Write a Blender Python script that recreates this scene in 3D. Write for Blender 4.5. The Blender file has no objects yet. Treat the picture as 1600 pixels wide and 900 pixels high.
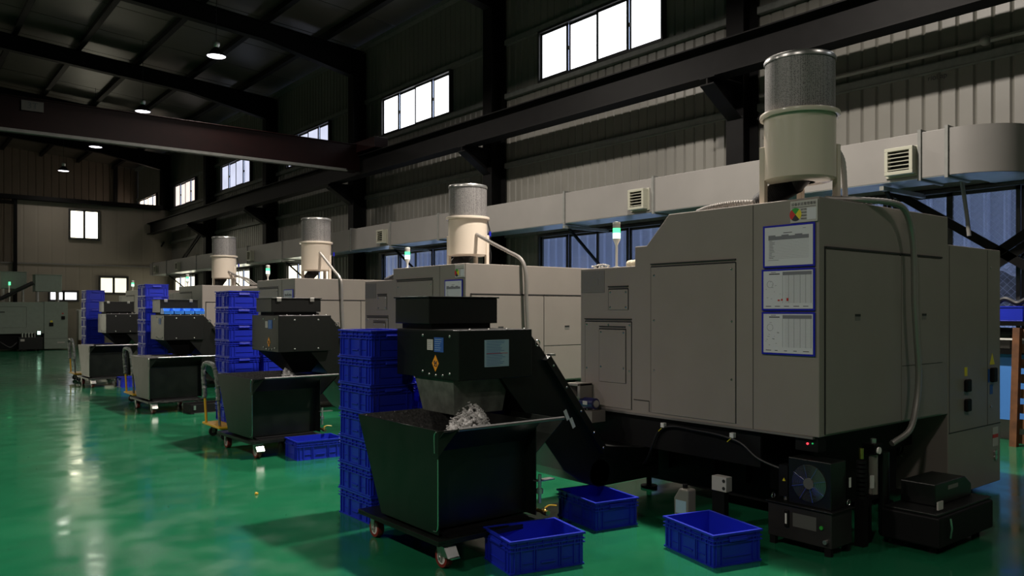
import bpy, math, random
from mathutils import Vector, Matrix
random.seed(7)
sc = bpy.context.scene
C = sc.collection
PI = math.pi

# ------------------------------------------------------------------ camera
cam_d = bpy.data.cameras.new('camera'); cam = bpy.data.objects.new('camera', cam_d); C.objects.link(cam)
cam.location = (0, 0, 1.5)
cam.rotation_euler = (PI/2, 0, -math.radians(38.5))
cam_d.sensor_width = 36.0; cam_d.lens = 36*1244.7/1600; cam_d.shift_x = 0.0; cam_d.shift_y = 34/1600
cam_d.clip_end = 200; sc.camera = cam
# ------------------------------------------------------------------ world, exposure
w = bpy.data.worlds.new('sky'); sc.world = w; w.use_nodes = True
w.node_tree.nodes['Background'].inputs[0].default_value = (0.55, 0.68, 1.0, 1)
w.node_tree.nodes['Background'].inputs[1].default_value = 4.0
sc.view_settings.view_transform = 'Standard'; sc.view_settings.look = 'None'
sc.view_settings.gamma = 1; sc.view_settings.exposure = 0.0; sc.view_settings.use_curve_mapping = False
LAMP_W = 580          # high-bay lamps over the machines
LAMP_W_LEFT = 235      # high-bay lamps on the camera side of the hall
SKY_PANE = 2.6

# ------------------------------------------------------------------ materials
def mat(name, col, rough=.5, metal=0, noise=0, nscale=8, bump=0, bscale=60, spec=.5, emit=None, es=0, coat=0, rvar=0):
    m = bpy.data.materials.new(name); m.use_nodes = True
    nt = m.node_tree; b = nt.nodes['Principled BSDF']
    b.inputs['Base Color'].default_value = (*col, 1); b.inputs['Roughness'].default_value = rough
    b.inputs['Metallic'].default_value = metal; b.inputs['Specular IOR Level'].default_value = spec
    if coat: b.inputs['Coat Weight'].default_value = coat; b.inputs['Coat Roughness'].default_value = .08
    if emit: b.inputs['Emission Color'].default_value = (*emit, 1); b.inputs['Emission Strength'].default_value = es
    tc = nt.nodes.new('ShaderNodeTexCoord')
    if noise or rvar:
        n = nt.nodes.new('ShaderNodeTexNoise'); n.inputs['Scale'].default_value = nscale; n.inputs['Detail'].default_value = 6
        nt.links.new(tc.outputs['Object'], n.inputs['Vector'])
        if noise:
            r = nt.nodes.new('ShaderNodeValToRGB'); e = r.color_ramp.elements
            e[0].position = .3; e[1].position = .7
            e[0].color = (*[c*(1-noise) for c in col], 1); e[1].color = (*[min(1, c*(1+noise)) for c in col], 1)
            nt.links.new(n.outputs['Fac'], r.inputs['Fac']); nt.links.new(r.outputs['Color'], b.inputs['Base Color'])
        if rvar:
            mr = nt.nodes.new('ShaderNodeMapRange'); mr.inputs['To Min'].default_value = max(.02, rough-rvar); mr.inputs['To Max'].default_value = rough+rvar
            nt.links.new(n.outputs['Fac'], mr.inputs['Value']); nt.links.new(mr.outputs['Result'], b.inputs['Roughness'])
    if bump:
        n2 = nt.nodes.new('ShaderNodeTexNoise'); n2.inputs['Scale'].default_value = bscale; n2.inputs['Detail'].default_value = 4
        nt.links.new(tc.outputs['Object'], n2.inputs['Vector'])
        bp = nt.nodes.new('ShaderNodeBump'); bp.inputs['Strength'].default_value = bump; bp.inputs['Distance'].default_value = .01
        nt.links.new(n2.outputs['Fac'], bp.inputs['Height']); nt.links.new(bp.outputs['Normal'], b.inputs['Normal'])
    return m

M = {}
M['wall'] = mat('wall_sheet', (.150, .146, .128), .42, noise=.10, nscale=1.2, bump=.05)
M['brown_wall'] = mat('end_wall_sheet', (.085, .065, .05), .5, noise=.1, nscale=1.5)
M['partition'] = mat('partition_paint', (.25, .22, .175), .6, noise=.05, nscale=1)
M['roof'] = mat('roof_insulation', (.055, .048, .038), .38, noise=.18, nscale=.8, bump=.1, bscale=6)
M['steel'] = mat('dark_steel_paint', (.0030, .0029, .0030), .55, noise=.3, nscale=5, spec=.12)
M['crane_red'] = mat('crane_red_paint', (.0075, .0010, .0010), .5, noise=.2, spec=.15)
M['girt'] = mat('galvanised_girt', (.15, .155, .145), .5, noise=.15, nscale=10)
M['grey'] = mat('machine_grey_paint', (.265, .236, .210), .42, noise=.04, nscale=3, bump=.06, bscale=350)
M['grey_edge'] = mat('machine_grey_trim', (.17, .16, .15), .45)
M['sage'] = mat('old_machine_green_grey', (.27, .32, .275), .45, noise=.05)
M['gap'] = mat('dark_gap', (.02, .02, .02), .7)
M['cream'] = mat('cream_enamel', (.68, .60, .50), .28, coat=.3)
M['black'] = mat('black_powder_coat', (.005, .0057, .0053), .36, noise=.2, nscale=20, bump=.05, bscale=300)
M['cart'] = mat('dark_green_black_paint', (.006, .008, .0065), .33, noise=.3, nscale=6, rvar=.06, spec=.4)
M['matt_black'] = mat('matt_black', (.0035, .0035, .004), .6, spec=.25)
M['rubber'] = mat('black_rubber', (.010, .010, .011), .5)
M['blue'] = mat('blue_plastic', (.010, .024, .44), .38, noise=.08, nscale=4)
M['blue_light'] = mat('light_blue_plastic', (.05, .26, .90), .35)
M['blue_board'] = mat('pale_blue_board', (.06, .22, .62), .5)
M['blue_frame'] = mat('blue_frame_plastic', (.012, .016, .42), .35)
M['yellow'] = mat('yellow_paint', (.72, .42, .03), .4, noise=.1)
M['label_yellow'] = mat('yellow_label', (.80, .66, .03), .5)
M['orange'] = mat('orange_warning', (.85, .33, .02), .5)
M['red_pu'] = mat('dark_red_polyurethane', (.16, .015, .012), .4)
M['red'] = mat('red_print', (.6, .03, .03), .5)
M['green_p'] = mat('green_print', (.03, .35, .04), .5)
M['zinc'] = mat('zinc_plate', (.62, .62, .60), .3, metal=.9, noise=.08)
M['steel_bright'] = mat('bright_steel', (.7, .7, .68), .22, metal=1)
M['brass'] = mat('brass', (.62, .42, .12), .3, metal=1)
M['tankish'] = mat('dull_grey_part', (.10, .10, .095), .5)
M['paper'] = mat('paper', (.66, .66, .70), .6)
M['ink'] = mat('printed_ink', (.20, .20, .23), .7)
M['ink_dark'] = mat('printed_ink_dark', (.04, .04, .05), .7)
M['label_grey'] = mat('grey_label', (.50, .48, .45), .5)
M['label_blue'] = mat('blue_label', (.03, .10, .36), .5)
M['label_ice'] = mat('ice_blue_label', (.36, .50, .60), .45)
M['white'] = mat('white_plastic', (.75, .74, .70), .4)
M['duct'] = mat('painted_duct', (.185, .178, .168), .42, noise=.05, nscale=2, bump=.04)
M['duct_bottom'] = mat('galvanised_duct', (.45, .50, .50), .28, metal=.7, noise=.15, nscale=6)
M['vent'] = mat('vent_plastic', (.30, .30, .24), .45)
M['hose'] = mat('metal_conduit', (.34, .32, .30), .35, metal=.5)
M['flex'] = mat('grey_flexible_hose', (.40, .39, .37), .4)
M['wood'] = mat('pallet_wood', (.12, .045, .014), .6, noise=.35, nscale=9)
M['film'] = mat('plastic_film', (.16, .17, .16), .15, noise=.3, nscale=40, bump=.8, bscale=60)
M['motor'] = mat('navy_motor_paint', (.03, .03, .13), .35)
M['swarf'] = mat('metal_swarf', (.80, .78, .76), .45, metal=.1, noise=.3, nscale=50)
M['rag'] = mat('cream_rag', (.62, .56, .42), .8, noise=.2, nscale=20, bump=.6, bscale=30)
M['jug'] = mat('translucent_jug', (.22, .21, .18), .4)
M['aluminium'] = mat('window_aluminium_dark', (.035, .035, .035), .4, metal=.3)
M['sheet_out'] = mat('outside_sheet', (.42, .45, .58), .5)
M['slate'] = mat('outside_roofing', (.20, .20, .24), .6, noise=.4, nscale=12, bump=.4, bscale=20)
M['outline'] = mat('white_print', (.65, .65, .65), .5)

def emis(name, col, s):
    m = bpy.data.materials.new(name); m.use_nodes = True; nt = m.node_tree
    nt.nodes.remove(nt.nodes['Principled BSDF'])
    e = nt.nodes.new('ShaderNodeEmission'); e.inputs[0].default_value = (*col, 1); e.inputs[1].default_value = s
    # frosted glass: the daylight behind it is a little uneven from one sheet to the next
    tc = nt.nodes.new('ShaderNodeTexCoord'); n = nt.nodes.new('ShaderNodeTexNoise'); n.inputs['Scale'].default_value = 1.3
    mr = nt.nodes.new('ShaderNodeMapRange'); mr.inputs['To Min'].default_value = s*.8; mr.inputs['To Max'].default_value = s*1.2
    nt.links.new(tc.outputs['Object'], n.inputs['Vector']); nt.links.new(n.outputs['Fac'], mr.inputs['Value']); nt.links.new(mr.outputs['Result'], e.inputs[1])
    nt.links.new(e.outputs[0], nt.nodes['Material Output'].inputs[0]); return m
M['pane_white'] = emis('frosted_pane_white', (.94, .96, 1), SKY_PANE)
M['pane_blue'] = emis('frosted_pane_blue', (.72, .76, .95), 1.0)
M['pane_warm'] = emis('frosted_pane_warm', (1, .86, .78), 1.15)
M['pane_cream'] = emis('frosted_pane_cream', (1, .95, .72), 2.2)
M['pane_low'] = emis('frosted_pane_low', (1, .95, .72), 1.3)
M['pane_high'] = emis('frosted_pane_high', (1, .93, .70), 5.0)
M['pane_glow'] = emis('frosted_pane_glow', (1, .80, .62), 3.0)
M['lens'] = emis('lamp_lens', (.93, .90, 1), 6)
M['led_green'] = emis('green_beacon_lit', (.10, 1, .32), 2.2)
M['led_pale'] = emis('green_beacon_core', (.55, 1, .70), 3.5)
M['led_dim'] = mat('green_beacon_lens', (.05, .55, .18), .3, emit=(.02, .6, .15), es=.5)
M['led_red'] = emis('red_indicator', (1, .04, .06), 2.5)

def glass():
    m = bpy.data.materials.new('wired_glass'); m.use_nodes = True; nt = m.node_tree
    nt.nodes.remove(nt.nodes['Principled BSDF'])
    tr = nt.nodes.new('ShaderNodeBsdfTransparent'); tr.inputs[0].default_value = (.86, .88, .9, 1)
    gl = nt.nodes.new('ShaderNodeBsdfGlossy'); gl.inputs['Roughness'].default_value = .05
    mx = nt.nodes.new('ShaderNodeMixShader'); mx.inputs[0].default_value = .07
    nt.links.new(tr.outputs[0], mx.inputs[1]); nt.links.new(gl.outputs[0], mx.inputs[2])
    nt.links.new(mx.outputs[0], nt.nodes['Material Output'].inputs[0]); return m
M['glass'] = glass()

def floor_mat():
    m = bpy.data.materials.new('green_epoxy_floor'); m.use_nodes = True; nt = m.node_tree; b = nt.nodes['Principled BSDF']
    tc = nt.nodes.new('ShaderNodeTexCoord')
    n = nt.nodes.new('ShaderNodeTexNoise'); n.inputs['Scale'].default_value = .9; n.inputs['Detail'].default_value = 8; n.inputs['Roughness'].default_value = .65
    r = nt.nodes.new('ShaderNodeValToRGB'); e = r.color_ramp.elements; e[0].position = .3; e[1].position = .72
    e[0].color = (.008, .100, .044, 1); e[1].color = (.014, .160, .070, 1)
    n2 = nt.nodes.new('ShaderNodeTexNoise'); n2.inputs['Scale'].default_value = 3.1; n2.inputs['Detail'].default_value = 9
    r2 = nt.nodes.new('ShaderNodeMapRange'); r2.inputs['From Min'].default_value = .35; r2.inputs['From Max'].default_value = .7
    r2.inputs['To Min'].default_value = .09; r2.inputs['To Max'].default_value = .24
    nb = nt.nodes.new('ShaderNodeTexNoise'); nb.inputs['Scale'].default_value = 3.5; nb.inputs['Detail'].default_value = 3
    bp = nt.nodes.new('ShaderNodeBump'); bp.inputs['Strength'].default_value = .035; bp.inputs['Distance'].default_value = .01
    for x in (n, n2, nb): nt.links.new(tc.outputs['Object'], x.inputs['Vector'])
    nt.links.new(n.outputs['Fac'], r.inputs['Fac']); nt.links.new(r.outputs[0], b.inputs['Base Color'])
    nt.links.new(n2.outputs['Fac'], r2.inputs['Value']); nt.links.new(r2.outputs[0], b.inputs['Roughness'])
    nt.links.new(nb.outputs['Fac'], bp.inputs['Height']); nt.links.new(bp.outputs[0], b.inputs['Normal'])
    b.inputs['Specular IOR Level'].default_value = .5
    return m
M['floor'] = floor_mat()

def mesh_mat():
    m = bpy.data.materials.new('perforated_steel'); m.use_nodes = True; nt = m.node_tree; b = nt.nodes['Principled BSDF']
    tc = nt.nodes.new('ShaderNodeTexCoord'); v = nt.nodes.new('ShaderNodeTexVoronoi'); v.inputs['Scale'].default_value = 120; v.inputs['Randomness'].default_value = .5
    r = nt.nodes.new('ShaderNodeValToRGB'); e = r.color_ramp.elements; e[0].position = .28; e[1].position = .42
    e[0].color = (.03, .03, .03, 1); e[1].color = (.26, .25, .245, 1)
    nt.links.new(tc.outputs['Object'], v.inputs['Vector']); nt.links.new(v.outputs['Distance'], r.inputs['Fac']); nt.links.new(r.outputs[0], b.inputs['Base Color'])
    b.inputs['Metallic'].default_value = .2; b.inputs['Roughness'].default_value = .45; return m
M['perf'] = mesh_mat()

def ribbed(name, col, scale, metal=.0, rough=.4):
    m = mat(name, col, rough, metal); nt = m.node_tree; b = nt.nodes['Principled BSDF']
    return m

# ------------------------------------------------------------------ mesh builder
class MB:
    def __init__(s): s.v = []; s.f = []
    def add(s, vs, fs):
        o = len(s.v); s.v += [tuple(p) for p in vs]; s.f += [tuple(i+o for i in f) for f in fs]; return s
    def box(s, x0, y0, z0, x1, y1, z1):
        x0, x1 = min(x0, x1), max(x0, x1); y0, y1 = min(y0, y1), max(y0, y1); z0, z1 = min(z0, z1), max(z0, z1)
        return s.add([(x0,y0,z0),(x1,y0,z0),(x1,y1,z0),(x0,y1,z0),(x0,y0,z1),(x1,y0,z1),(x1,y1,z1),(x0,y1,z1)],
                     [(0,3,2,1),(4,5,6,7),(0,1,5,4),(1,2,6,5),(2,3,7,6),(3,0,4,7)])
    def prism(s, poly, ax, a, b):
        n = len(poly)
        def P(p, t): return {'x': (t, p[0], p[1]), 'y': (p[0], t, p[1]), 'z': (p[0], p[1], t)}[ax]
        return s.add([P(p, a) for p in poly]+[P(p, b) for p in poly],
                     [tuple(range(n))[::-1], tuple(range(n, 2*n))]+[(i, (i+1) % n, (i+1) % n+n, i+n) for i in range(n)])
    def hexa(s, b4, t4):
        return s.add(list(b4)+list(t4), [(0,3,2,1),(4,5,6,7),(0,1,5,4),(1,2,6,5),(2,3,7,6),(3,0,4,7)])
    def cyl(s, p0, p1, r, n=16, r2=None, cap=True):
        p0, p1 = Vector(p0), Vector(p1); d = (p1-p0).normalized(); r2 = r if r2 is None else r2
        u = d.orthogonal().normalized(); w_ = d.cross(u)
        vs = []
        for p, rr in ((p0, r), (p1, r2)):
            for i in range(n):
                a = 2*PI*i/n; vs.append(p+u*math.cos(a)*rr+w_*math.sin(a)*rr)
        fs = [(i, (i+1) % n, (i+1) % n+n, i+n) for i in range(n)]
        if cap: fs += [tuple(range(n))[::-1], tuple(range(n, 2*n))]
        return s.add(vs, fs)
    def bar(s, p0, p1, w_, h):
        p0, p1 = Vector(p0), Vector(p1); d = (p1-p0).normalized()
        up = Vector((0, 0, 1)) if abs(d.z) < .95 else Vector((1, 0, 0))
        a = d.cross(up).normalized()*w_/2; b = a.cross(d).normalized()*h/2
        q = lambda p: [p-a-b, p+a-b, p+a+b, p-a+b]
        return s.hexa(q(p0), q(p1))
    def tube(s, pts, r, n=10, closed=False, rib=0):
        pts = [Vector(p) for p in pts]; N = len(pts); vs = []; u = None
        for i, p in enumerate(pts):
            a = pts[(i-1) % N] if (closed or i > 0) else p; b = pts[(i+1) % N] if (closed or i < N-1) else p
            d = (b-a).normalized()
            if u is None: u = d.orthogonal().normalized()
            u = (u-d*u.dot(d)).normalized(); w_ = d.cross(u)
            rr = r*(1+rib*(1 if i % 2 else -1))
            for k in range(n):
                t = 2*PI*k/n; vs.append(p+u*math.cos(t)*rr+w_*math.sin(t)*rr)
        fs = []
        for i in range(N if closed else N-1):
            j = (i+1) % N
            fs += [(i*n+k, i*n+(k+1) % n, j*n+(k+1) % n, j*n+k) for k in range(n)]
        if not closed: fs += [tuple(range(n))[::-1], tuple(range((N-1)*n, N*n))]
        return s.add(vs, fs)
    def ring(s, c, ax, R, r, n=24, m=6):
        pts = []
        for i in range(n):
            a = 2*PI*i/n; q = (math.cos(a)*R, math.sin(a)*R)
            pts.append({'x': (c[0], c[1]+q[0], c[2]+q[1]), 'y': (c[0]+q[0], c[1], c[2]+q[1]), 'z': (c[0]+q[0], c[1]+q[1], c[2])}[ax])
        return s.tube(pts, r, m, closed=True)
    def lathe(s, prof, n=32, c=(0, 0, 0), cap=False):
        vs = [(c[0]+r*math.cos(2*PI*i/n), c[1]+r*math.sin(2*PI*i/n), c[2]+z) for r, z in prof for i in range(n)]
        fs = [(j*n+i, j*n+(i+1) % n, (j+1)*n+(i+1) % n, (j+1)*n+i) for j in range(len(prof)-1) for i in range(n)]
        if cap: fs += [tuple(range(n))[::-1], tuple(range((len(prof)-1)*n, len(prof)*n))]
        return s.add(vs, fs)
    def ball(s, c, r, n=8):
        prof = [(max(1e-4, r*math.sin(PI*i/n)), -r*math.cos(PI*i/n)) for i in range(n+1)]
        return s.lathe(prof, n*2, c)
    def mesh(s, name, m, smooth=False):
        me = bpy.data.meshes.new(name); me.from_pydata(s.v, [], s.f); me.materials.append(m)
        if smooth:
            me.polygons.foreach_set('use_smooth', [True]*len(me.polygons)); me.set_sharp_from_angle(angle=math.radians(35))
        me.update(); return me
    def build(s, name, m, parent=None, smooth=False, bevel=0, loc=None, fix=False):
        if isinstance(m, str): m = M[m]
        me = s.mesh(name, m, smooth)
        if fix:
            import bmesh
            bm = bmesh.new(); bm.from_mesh(me); bmesh.ops.recalc_face_normals(bm, faces=bm.faces[:]); bm.to_mesh(me); bm.free()
        o = bpy.data.objects.new(name, me); C.objects.link(o)
        if parent: o.parent = parent
        if loc: o.location = loc
        if bevel:
            b = o.modifiers.new('bevel', 'BEVEL'); b.width = bevel; b.segments = 2; b.limit_method = 'ANGLE'
        return o

def tag(o, label=None, cat=None, group=None, kind=None):
    if label: o['label'] = label
    if cat: o['category'] = cat
    if group: o['group'] = group
    if kind: o['kind'] = kind
    return o
def thing(name, label, cat, loc=(0, 0, 0), rz=0, group=None):
    o = bpy.data.objects.new(name, None); C.objects.link(o); o.empty_display_size = .1
    o.location = loc; o.rotation_euler = (0, 0, rz); return tag(o, label, cat, group)
def kids(o): return [c for c in bpy.data.objects if c.parent == o]
def dup(o, loc, rz, label, group=None, children=None):
    r = o.copy(); C.objects.link(r); r.location = loc; r.rotation_euler = (0, 0, rz); r['label'] = label
    if group: r['group'] = group
    for ch in (children or kids(o)):
        c = ch.copy(); C.objects.link(c); c.parent = r
        for g in kids(ch):
            d = g.copy(); C.objects.link(d); d.parent = c
    return r
def struct(o): o['kind'] = 'structure'; return o
def smoothpts(pts, n=6):
    P = [Vector(p) for p in pts]; P = [P[0]*2-P[1]]+P+[P[-1]*2-P[-2]]; out = []
    for i in range(1, len(P)-2):
        a, b, c, d = P[i-1:i+3]
        for k in range(n):
            t = k/n; out.append(.5*((2*b)+(c-a)*t+(2*a-5*b+4*c-d)*t*t+(3*b-a-3*c+d)*t**3))
    return out+[P[-2]]
def _text_mesh(o, cu, name, parent, loc, rot):
    bpy.context.view_layer.update(); dg = bpy.context.evaluated_depsgraph_get()
    me = bpy.data.meshes.new_from_object(o.evaluated_get(dg)); me.name = name
    bpy.data.objects.remove(o); q = bpy.data.objects.new(name, me); C.objects.link(q)
    q.parent = parent; q.location = loc; q.rotation_euler = rot; return q
def text(body, parent, loc, rot, size, m, name='lettering', align='CENTER'):
    cu = bpy.data.curves.new(name, 'FONT'); cu.body = body; cu.size = size; cu.align_x = align; cu.align_y = 'CENTER'; cu.extrude = .0004
    cu.materials.append(M[m]); o = bpy.data.objects.new(name, cu); C.objects.link(o); return _text_mesh(o, cu, name, parent, loc, rot)
ROT_MX = (PI/2, 0, -PI/2)    # text readable on a face that looks towards -X
ROT_MY = (PI/2, 0, 0)        # text readable on a face that looks towards -Y

# ================================================================== SETTING
WX = 10.3; WXL = -14.0; YB = -7.0; YF = 43.5; RIDGE = -2.0
COLY = [1.05+6.1*k for k in range(7)]          # 1.05, 7.15, ... 37.65
def roof_z(x): return 8.62+(WX-x)*.073 if x > RIDGE else 8.62+(WX-RIDGE)*.073-(RIDGE-x)*.073

struct(MB().box(WXL, YB, -.2, WX+.3, YF, 0).build('floor', 'floor'))

def cut_wall(name, m, axis, pos, a0, a1, z0, z1, holes, rib=.2, depth=.022, flip=1):
    """ribbed sheet wall along axis ('y': plane x=pos, 'x': plane y=pos) with rectangular openings"""
    bk = set([a0, a1]); k = math.floor(a0/rib)
    while k*rib < a1:
        for d in ((0, .14*rib, .24*rib) if depth else (0,)):
            t = k*rib+d
            if a0 < t < a1: bk.add(round(t, 4))
        k += 1
    for h in holes: bk.add(h[0]); bk.add(h[1])
    bk = sorted(b for b in bk if a0 <= b <= a1)
    def prof(t):
        if not depth: return 0
        u = (t/rib) % 1
        if u < 1e-3 or u > .999: return 0
        if u < .14: return depth*u/.14
        if u < .24: return depth*(1-(u-.14)/.10)
        return 0
    mb = MB()
    for s_, e_ in zip(bk[:-1], bk[1:]):
        if e_-s_ < 1e-5: continue
        mid = (s_+e_)/2; cuts = sorted([(h[2], h[3]) for h in holes if h[0] <= mid <= h[1]])
        z = z0; segs = []
        for c0, c1 in cuts: segs.append((z, c0)); z = c1
        segs.append((z, z1))
        ds, de = flip*prof(s_+1e-6), flip*prof(e_-1e-6)
        for q0, q1 in segs:
            if axis == 'y': vs = [(pos+ds, s_, q0), (pos+de, e_, q0), (pos+de, e_, q1), (pos+ds, s_, q1)]
            else: vs = [(s_, pos+ds, q0), (e_, pos+de, q0), (e_, pos+de, q1), (s_, pos+ds, q1)]
            mb.add(vs, [(0, 1, 2, 3)])
    return struct(mb.build(name, m))

HW = [(-3.35, -.25), (2.75, 5.85), (8.85, 11.97), (15.15, 18.25), (21.4, 24.4), (27.65, 30.66), (33.85, 36.75), (39.75, 42.85)]
HZ0, HZ1 = 6.02, 6.95; LZ0, LZ1 = 1.25, 2.93
holes = [(a, b, HZ0, HZ1) for a, b in HW]+[(a, b, LZ0, LZ1) for a, b in HW[1:7]]
cut_wall('wall_right', 'wall', 'y', WX, YB, YF, 0, 8.6, holes)
PW = [(6.24, 7.32, 4.48, 5.67), (7.37, 8.45, 2.20, 2.90), (5.50, 6.53, 1.88, 2.26)]
# partition at the end of the hall: low part full width, high part right of the opening
cut_wall('wall_far_low', 'partition', 'x', 37.45, WXL, WX, 0, 3.42, [(-4.4, .4, .3, 3.2), PW[1], PW[2]], rib=.5, depth=.006)
cut_wall('wall_far_high', 'partition', 'x', 37.45, 4.33, WX, 3.42, 5.93, [PW[0]], rib=.5, depth=.006)
cut_wall('wall_far', 'brown_wall', 'x', 43.4, WXL, WX, 0, 9.6, [], rib=.32, depth=.03)
cut_wall('wall_back', 'wall', 'x', YB, WXL, WX, 0, 9.6, [], rib=.4, depth=.02)
cut_wall('wall_left', 'wall', 'y', WXL, YB, YF, 0, 8.7, [], rib=.4, depth=.02)
# roof slopes, laid in sheets with a lap between them
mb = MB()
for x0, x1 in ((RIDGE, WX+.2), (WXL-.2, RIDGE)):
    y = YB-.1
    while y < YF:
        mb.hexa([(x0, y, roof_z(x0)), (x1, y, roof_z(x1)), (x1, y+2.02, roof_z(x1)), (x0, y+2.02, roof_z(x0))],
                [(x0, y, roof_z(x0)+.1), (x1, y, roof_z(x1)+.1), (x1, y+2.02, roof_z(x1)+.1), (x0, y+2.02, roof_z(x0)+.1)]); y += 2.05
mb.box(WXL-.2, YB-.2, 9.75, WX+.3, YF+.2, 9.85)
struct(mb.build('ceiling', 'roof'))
tn = 0
def trim(mb, m, **k):
    global tn; tn += 1
    return struct(mb.build('trim_%d' % tn, m, **k))
# eave closure strip
trim(MB().box(WX-.16, YB, 8.50, WX+.02, YF, 8.60), 'girt')
# purlins under the roof
x = 9.1
while x > -8:
    z = roof_z(x); trim(MB().box(x-.035, YB, z-.17, x+.035, YF, z-.005).box(x-.07, YB, z-.18, x+.07, YF, z-.165), 'steel'); x -= 1.55
# columns and rafters
for i, y in enumerate(COLY):
    c = MB()
    c.box(9.88, y-.15, 0, 9.90, y+.15, 8.4); c.box(10.24, y-.15, 0, 10.26, y+.15, 8.4); c.box(9.90, y-.008, 0, 10.24, y+.008, 8.4)
    c.box(9.86, y-.16, 8.0, 10.27, y+.16, 8.03)
    trim(c, 'steel')
    r = MB()
    def zr(x): return roof_z(x)-.19
    for x0, x1, d0, d1 in ((7.5, 10.24, .42, .75), (RIDGE, 7.5, .42, .42), (WXL, RIDGE, .42, .42)):
        zt0, zt1 = zr(x0), zr(x1)
        r.hexa([(x0, y-.006, zt0-d0), (x1, y-.006, zt1-d1), (x1, y+.006, zt1-d1), (x0, y+.006, zt0-d0)],
               [(x0, y-.006, zt0), (x1, y-.006, zt1), (x1, y+.006, zt1), (x0, y+.006, zt0)])
        for dz0, dz1, t in ((0, 0, .014), (-d0, -d1, .014)):
            r.hexa([(x0, y-.11, zt0+dz0-t), (x1, y-.11, zt1+dz1-t), (x1, y+.11, zt1+dz1-t), (x0, y+.11, zt0+dz0-t)],
                   [(x0, y-.11, zt0+dz0), (x1, y-.11, zt1+dz1), (x1, y+.11, zt1+dz1), (x0, y+.11, zt0+dz0)])
    trim(r, 'steel')
# horizontal girts between the columns
for i in range(-1, 7):
    a = (COLY[i]+.16) if i >= 0 else YB
    b = (COLY[i+1]-.16) if i < 6 else YF
    for z in (7.06, 5.94, 4.50, 3.05):
        trim(MB().box(WX-.09, a, z-.05, WX-.08, b, z+.05).box(WX-.09, a, z+.045, WX-.002, b, z+.055).box(WX-.09, a, z-.055, WX-.002, b, z-.045), 'girt')
# dark beam along the top of the partition, its post and the pale pipe at its foot
trim(MB().box(WXL, 37.15, 5.93, 9.85, 37.50, 6.10), 'steel')
trim(MB().box(4.23, 37.25, 0, 4.35, 37.44, 5.93), 'steel')
trim(MB().box(WXL, 37.40, 3.36, 9.9, 37.44, 3.41), 'duct')
trim(MB().box(9.15, 43.15, 5.9, 9.3, 43.35, 9.2).box(WXL, 43.15, 6.4, 9.15, 43.35, 6.55), 'steel')

# ------------------------------------------------------------------ windows
wn = 0
def window(axis, pos, a0, a1, z0, z1, n, pane, frame='aluminium', inset=.06, wire=False, side=-1, reveal=True):
    """aluminium window: frame, sashes and panes as children"""
    global wn; wn += 1
    root = thing('window_%d' % wn, None, None, (0, 0, 0)); struct(root)
    P = lambda a, d, z: (pos+d, a, z) if axis == 'y' else (a, pos+d, z)
    def bx(mb, a, d0, z, b, d1, zz):
        p, q = P(a, d0, z), P(b, d1, zz); mb.box(*p, *q)
    d0, d1 = side*.10, side*-.03
    fr = MB(); t = .045
    bx(fr, a0-t, d0, z0-t, a1+t, d1, z0); bx(fr, a0-t, d0, z1, a1+t, d1, z1+t)
    bx(fr, a0-t, d0, z0, a0, d1, z1); bx(fr, a1, d0, z0, a1+t, d1, z1)
    fr.build('window_frame', frame, root, bevel=.004)
    wdt = (a1-a0)/n
    for i in range(n):
        s0, s1 = a0+i*wdt, a0+(i+1)*wdt; off = side*(.035 if i % 2 else .0)
        sm = MB(); k = .042
        bx(sm, s0, off-.015, z0, s1, off+.015, z0+k); bx(sm, s0, off-.015, z1-k, s1, off+.015, z1)
        bx(sm, s0, off-.015, z0, s0+k, off+.015, z1); bx(sm, s1-k, off-.015, z0, s1, off+.015, z1)
        so = sm.build('window_sash', frame, root)
        pm = MB(); bx(pm, s0+k, off-.003, z0+k, s1-k, off+.003, z1-k); pm.build('pane', pane, so)
        if wire:
            wm = MB(); step = .085; h = z1-z0; c = s0+k
            t_ = -h
            while t_ < s1-s0:
                for sg in (1, -1):
                    # diagonal wires clipped to the sash
                    pts = []
                    for q in (0, h):
                        pts.append((t_+q if sg > 0 else t_+h-q, q))
                    (u0, v0), (u1, v1) = pts
                    lo, hi = 0, (s1-s0)
                    def clip(u): return v0+(u-u0)*(v1-v0)/(u1-u0)
                    ua, ub = sorted((u0, u1)); ua2, ub2 = max(ua, lo), min(ub, hi)
                    if ub2-ua2 > .01:
                        wm.bar(P(s0+ua2, off+side*.006, z0+clip(ua2)), P(s0+ub2, off+side*.006, z0+clip(ub2)), .0025, .0025)
                t_ += step
            wm.build('wire_mesh', 'sheet_out', so)
        if i % 2 == 0 and n > 1:
            lm = MB(); bx(lm, s1-.03, off+side*.015, (z0+z1)/2-.04, s1-.005, off+side*.04, (z0+z1)/2+.03); lm.build('latch', frame, so)
    return root
hp = ['pane_white', 'pane_white', 'pane_white', 'pane_white', 'pane_blue', 'pane_blue', 'pane_warm', 'pane_glow']
for (a, b), p in zip(HW, hp): window('y', WX, a, b, HZ0, HZ1, 4, p)
for i, (a, b) in enumerate(HW[1:7]):
    window('y', WX, a, b, LZ0, LZ1, 4, 'glass' if i < 3 else 'pane_cream' , wire=(i == 0))
window('x', 37.45, 6.24, 7.32, 4.48, 5.67, 2, 'pane_high')
window('x', 37.45, 7.37, 8.45, 2.20, 2.90, 2, 'pane_low')
window('x', 37.45, -4.4, .4, .3, 3.2, 4, 'pane_cream')
window('x', 37.45, 5.50, 6.53, 1.88, 2.26, 2, 'pane_white')
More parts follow.
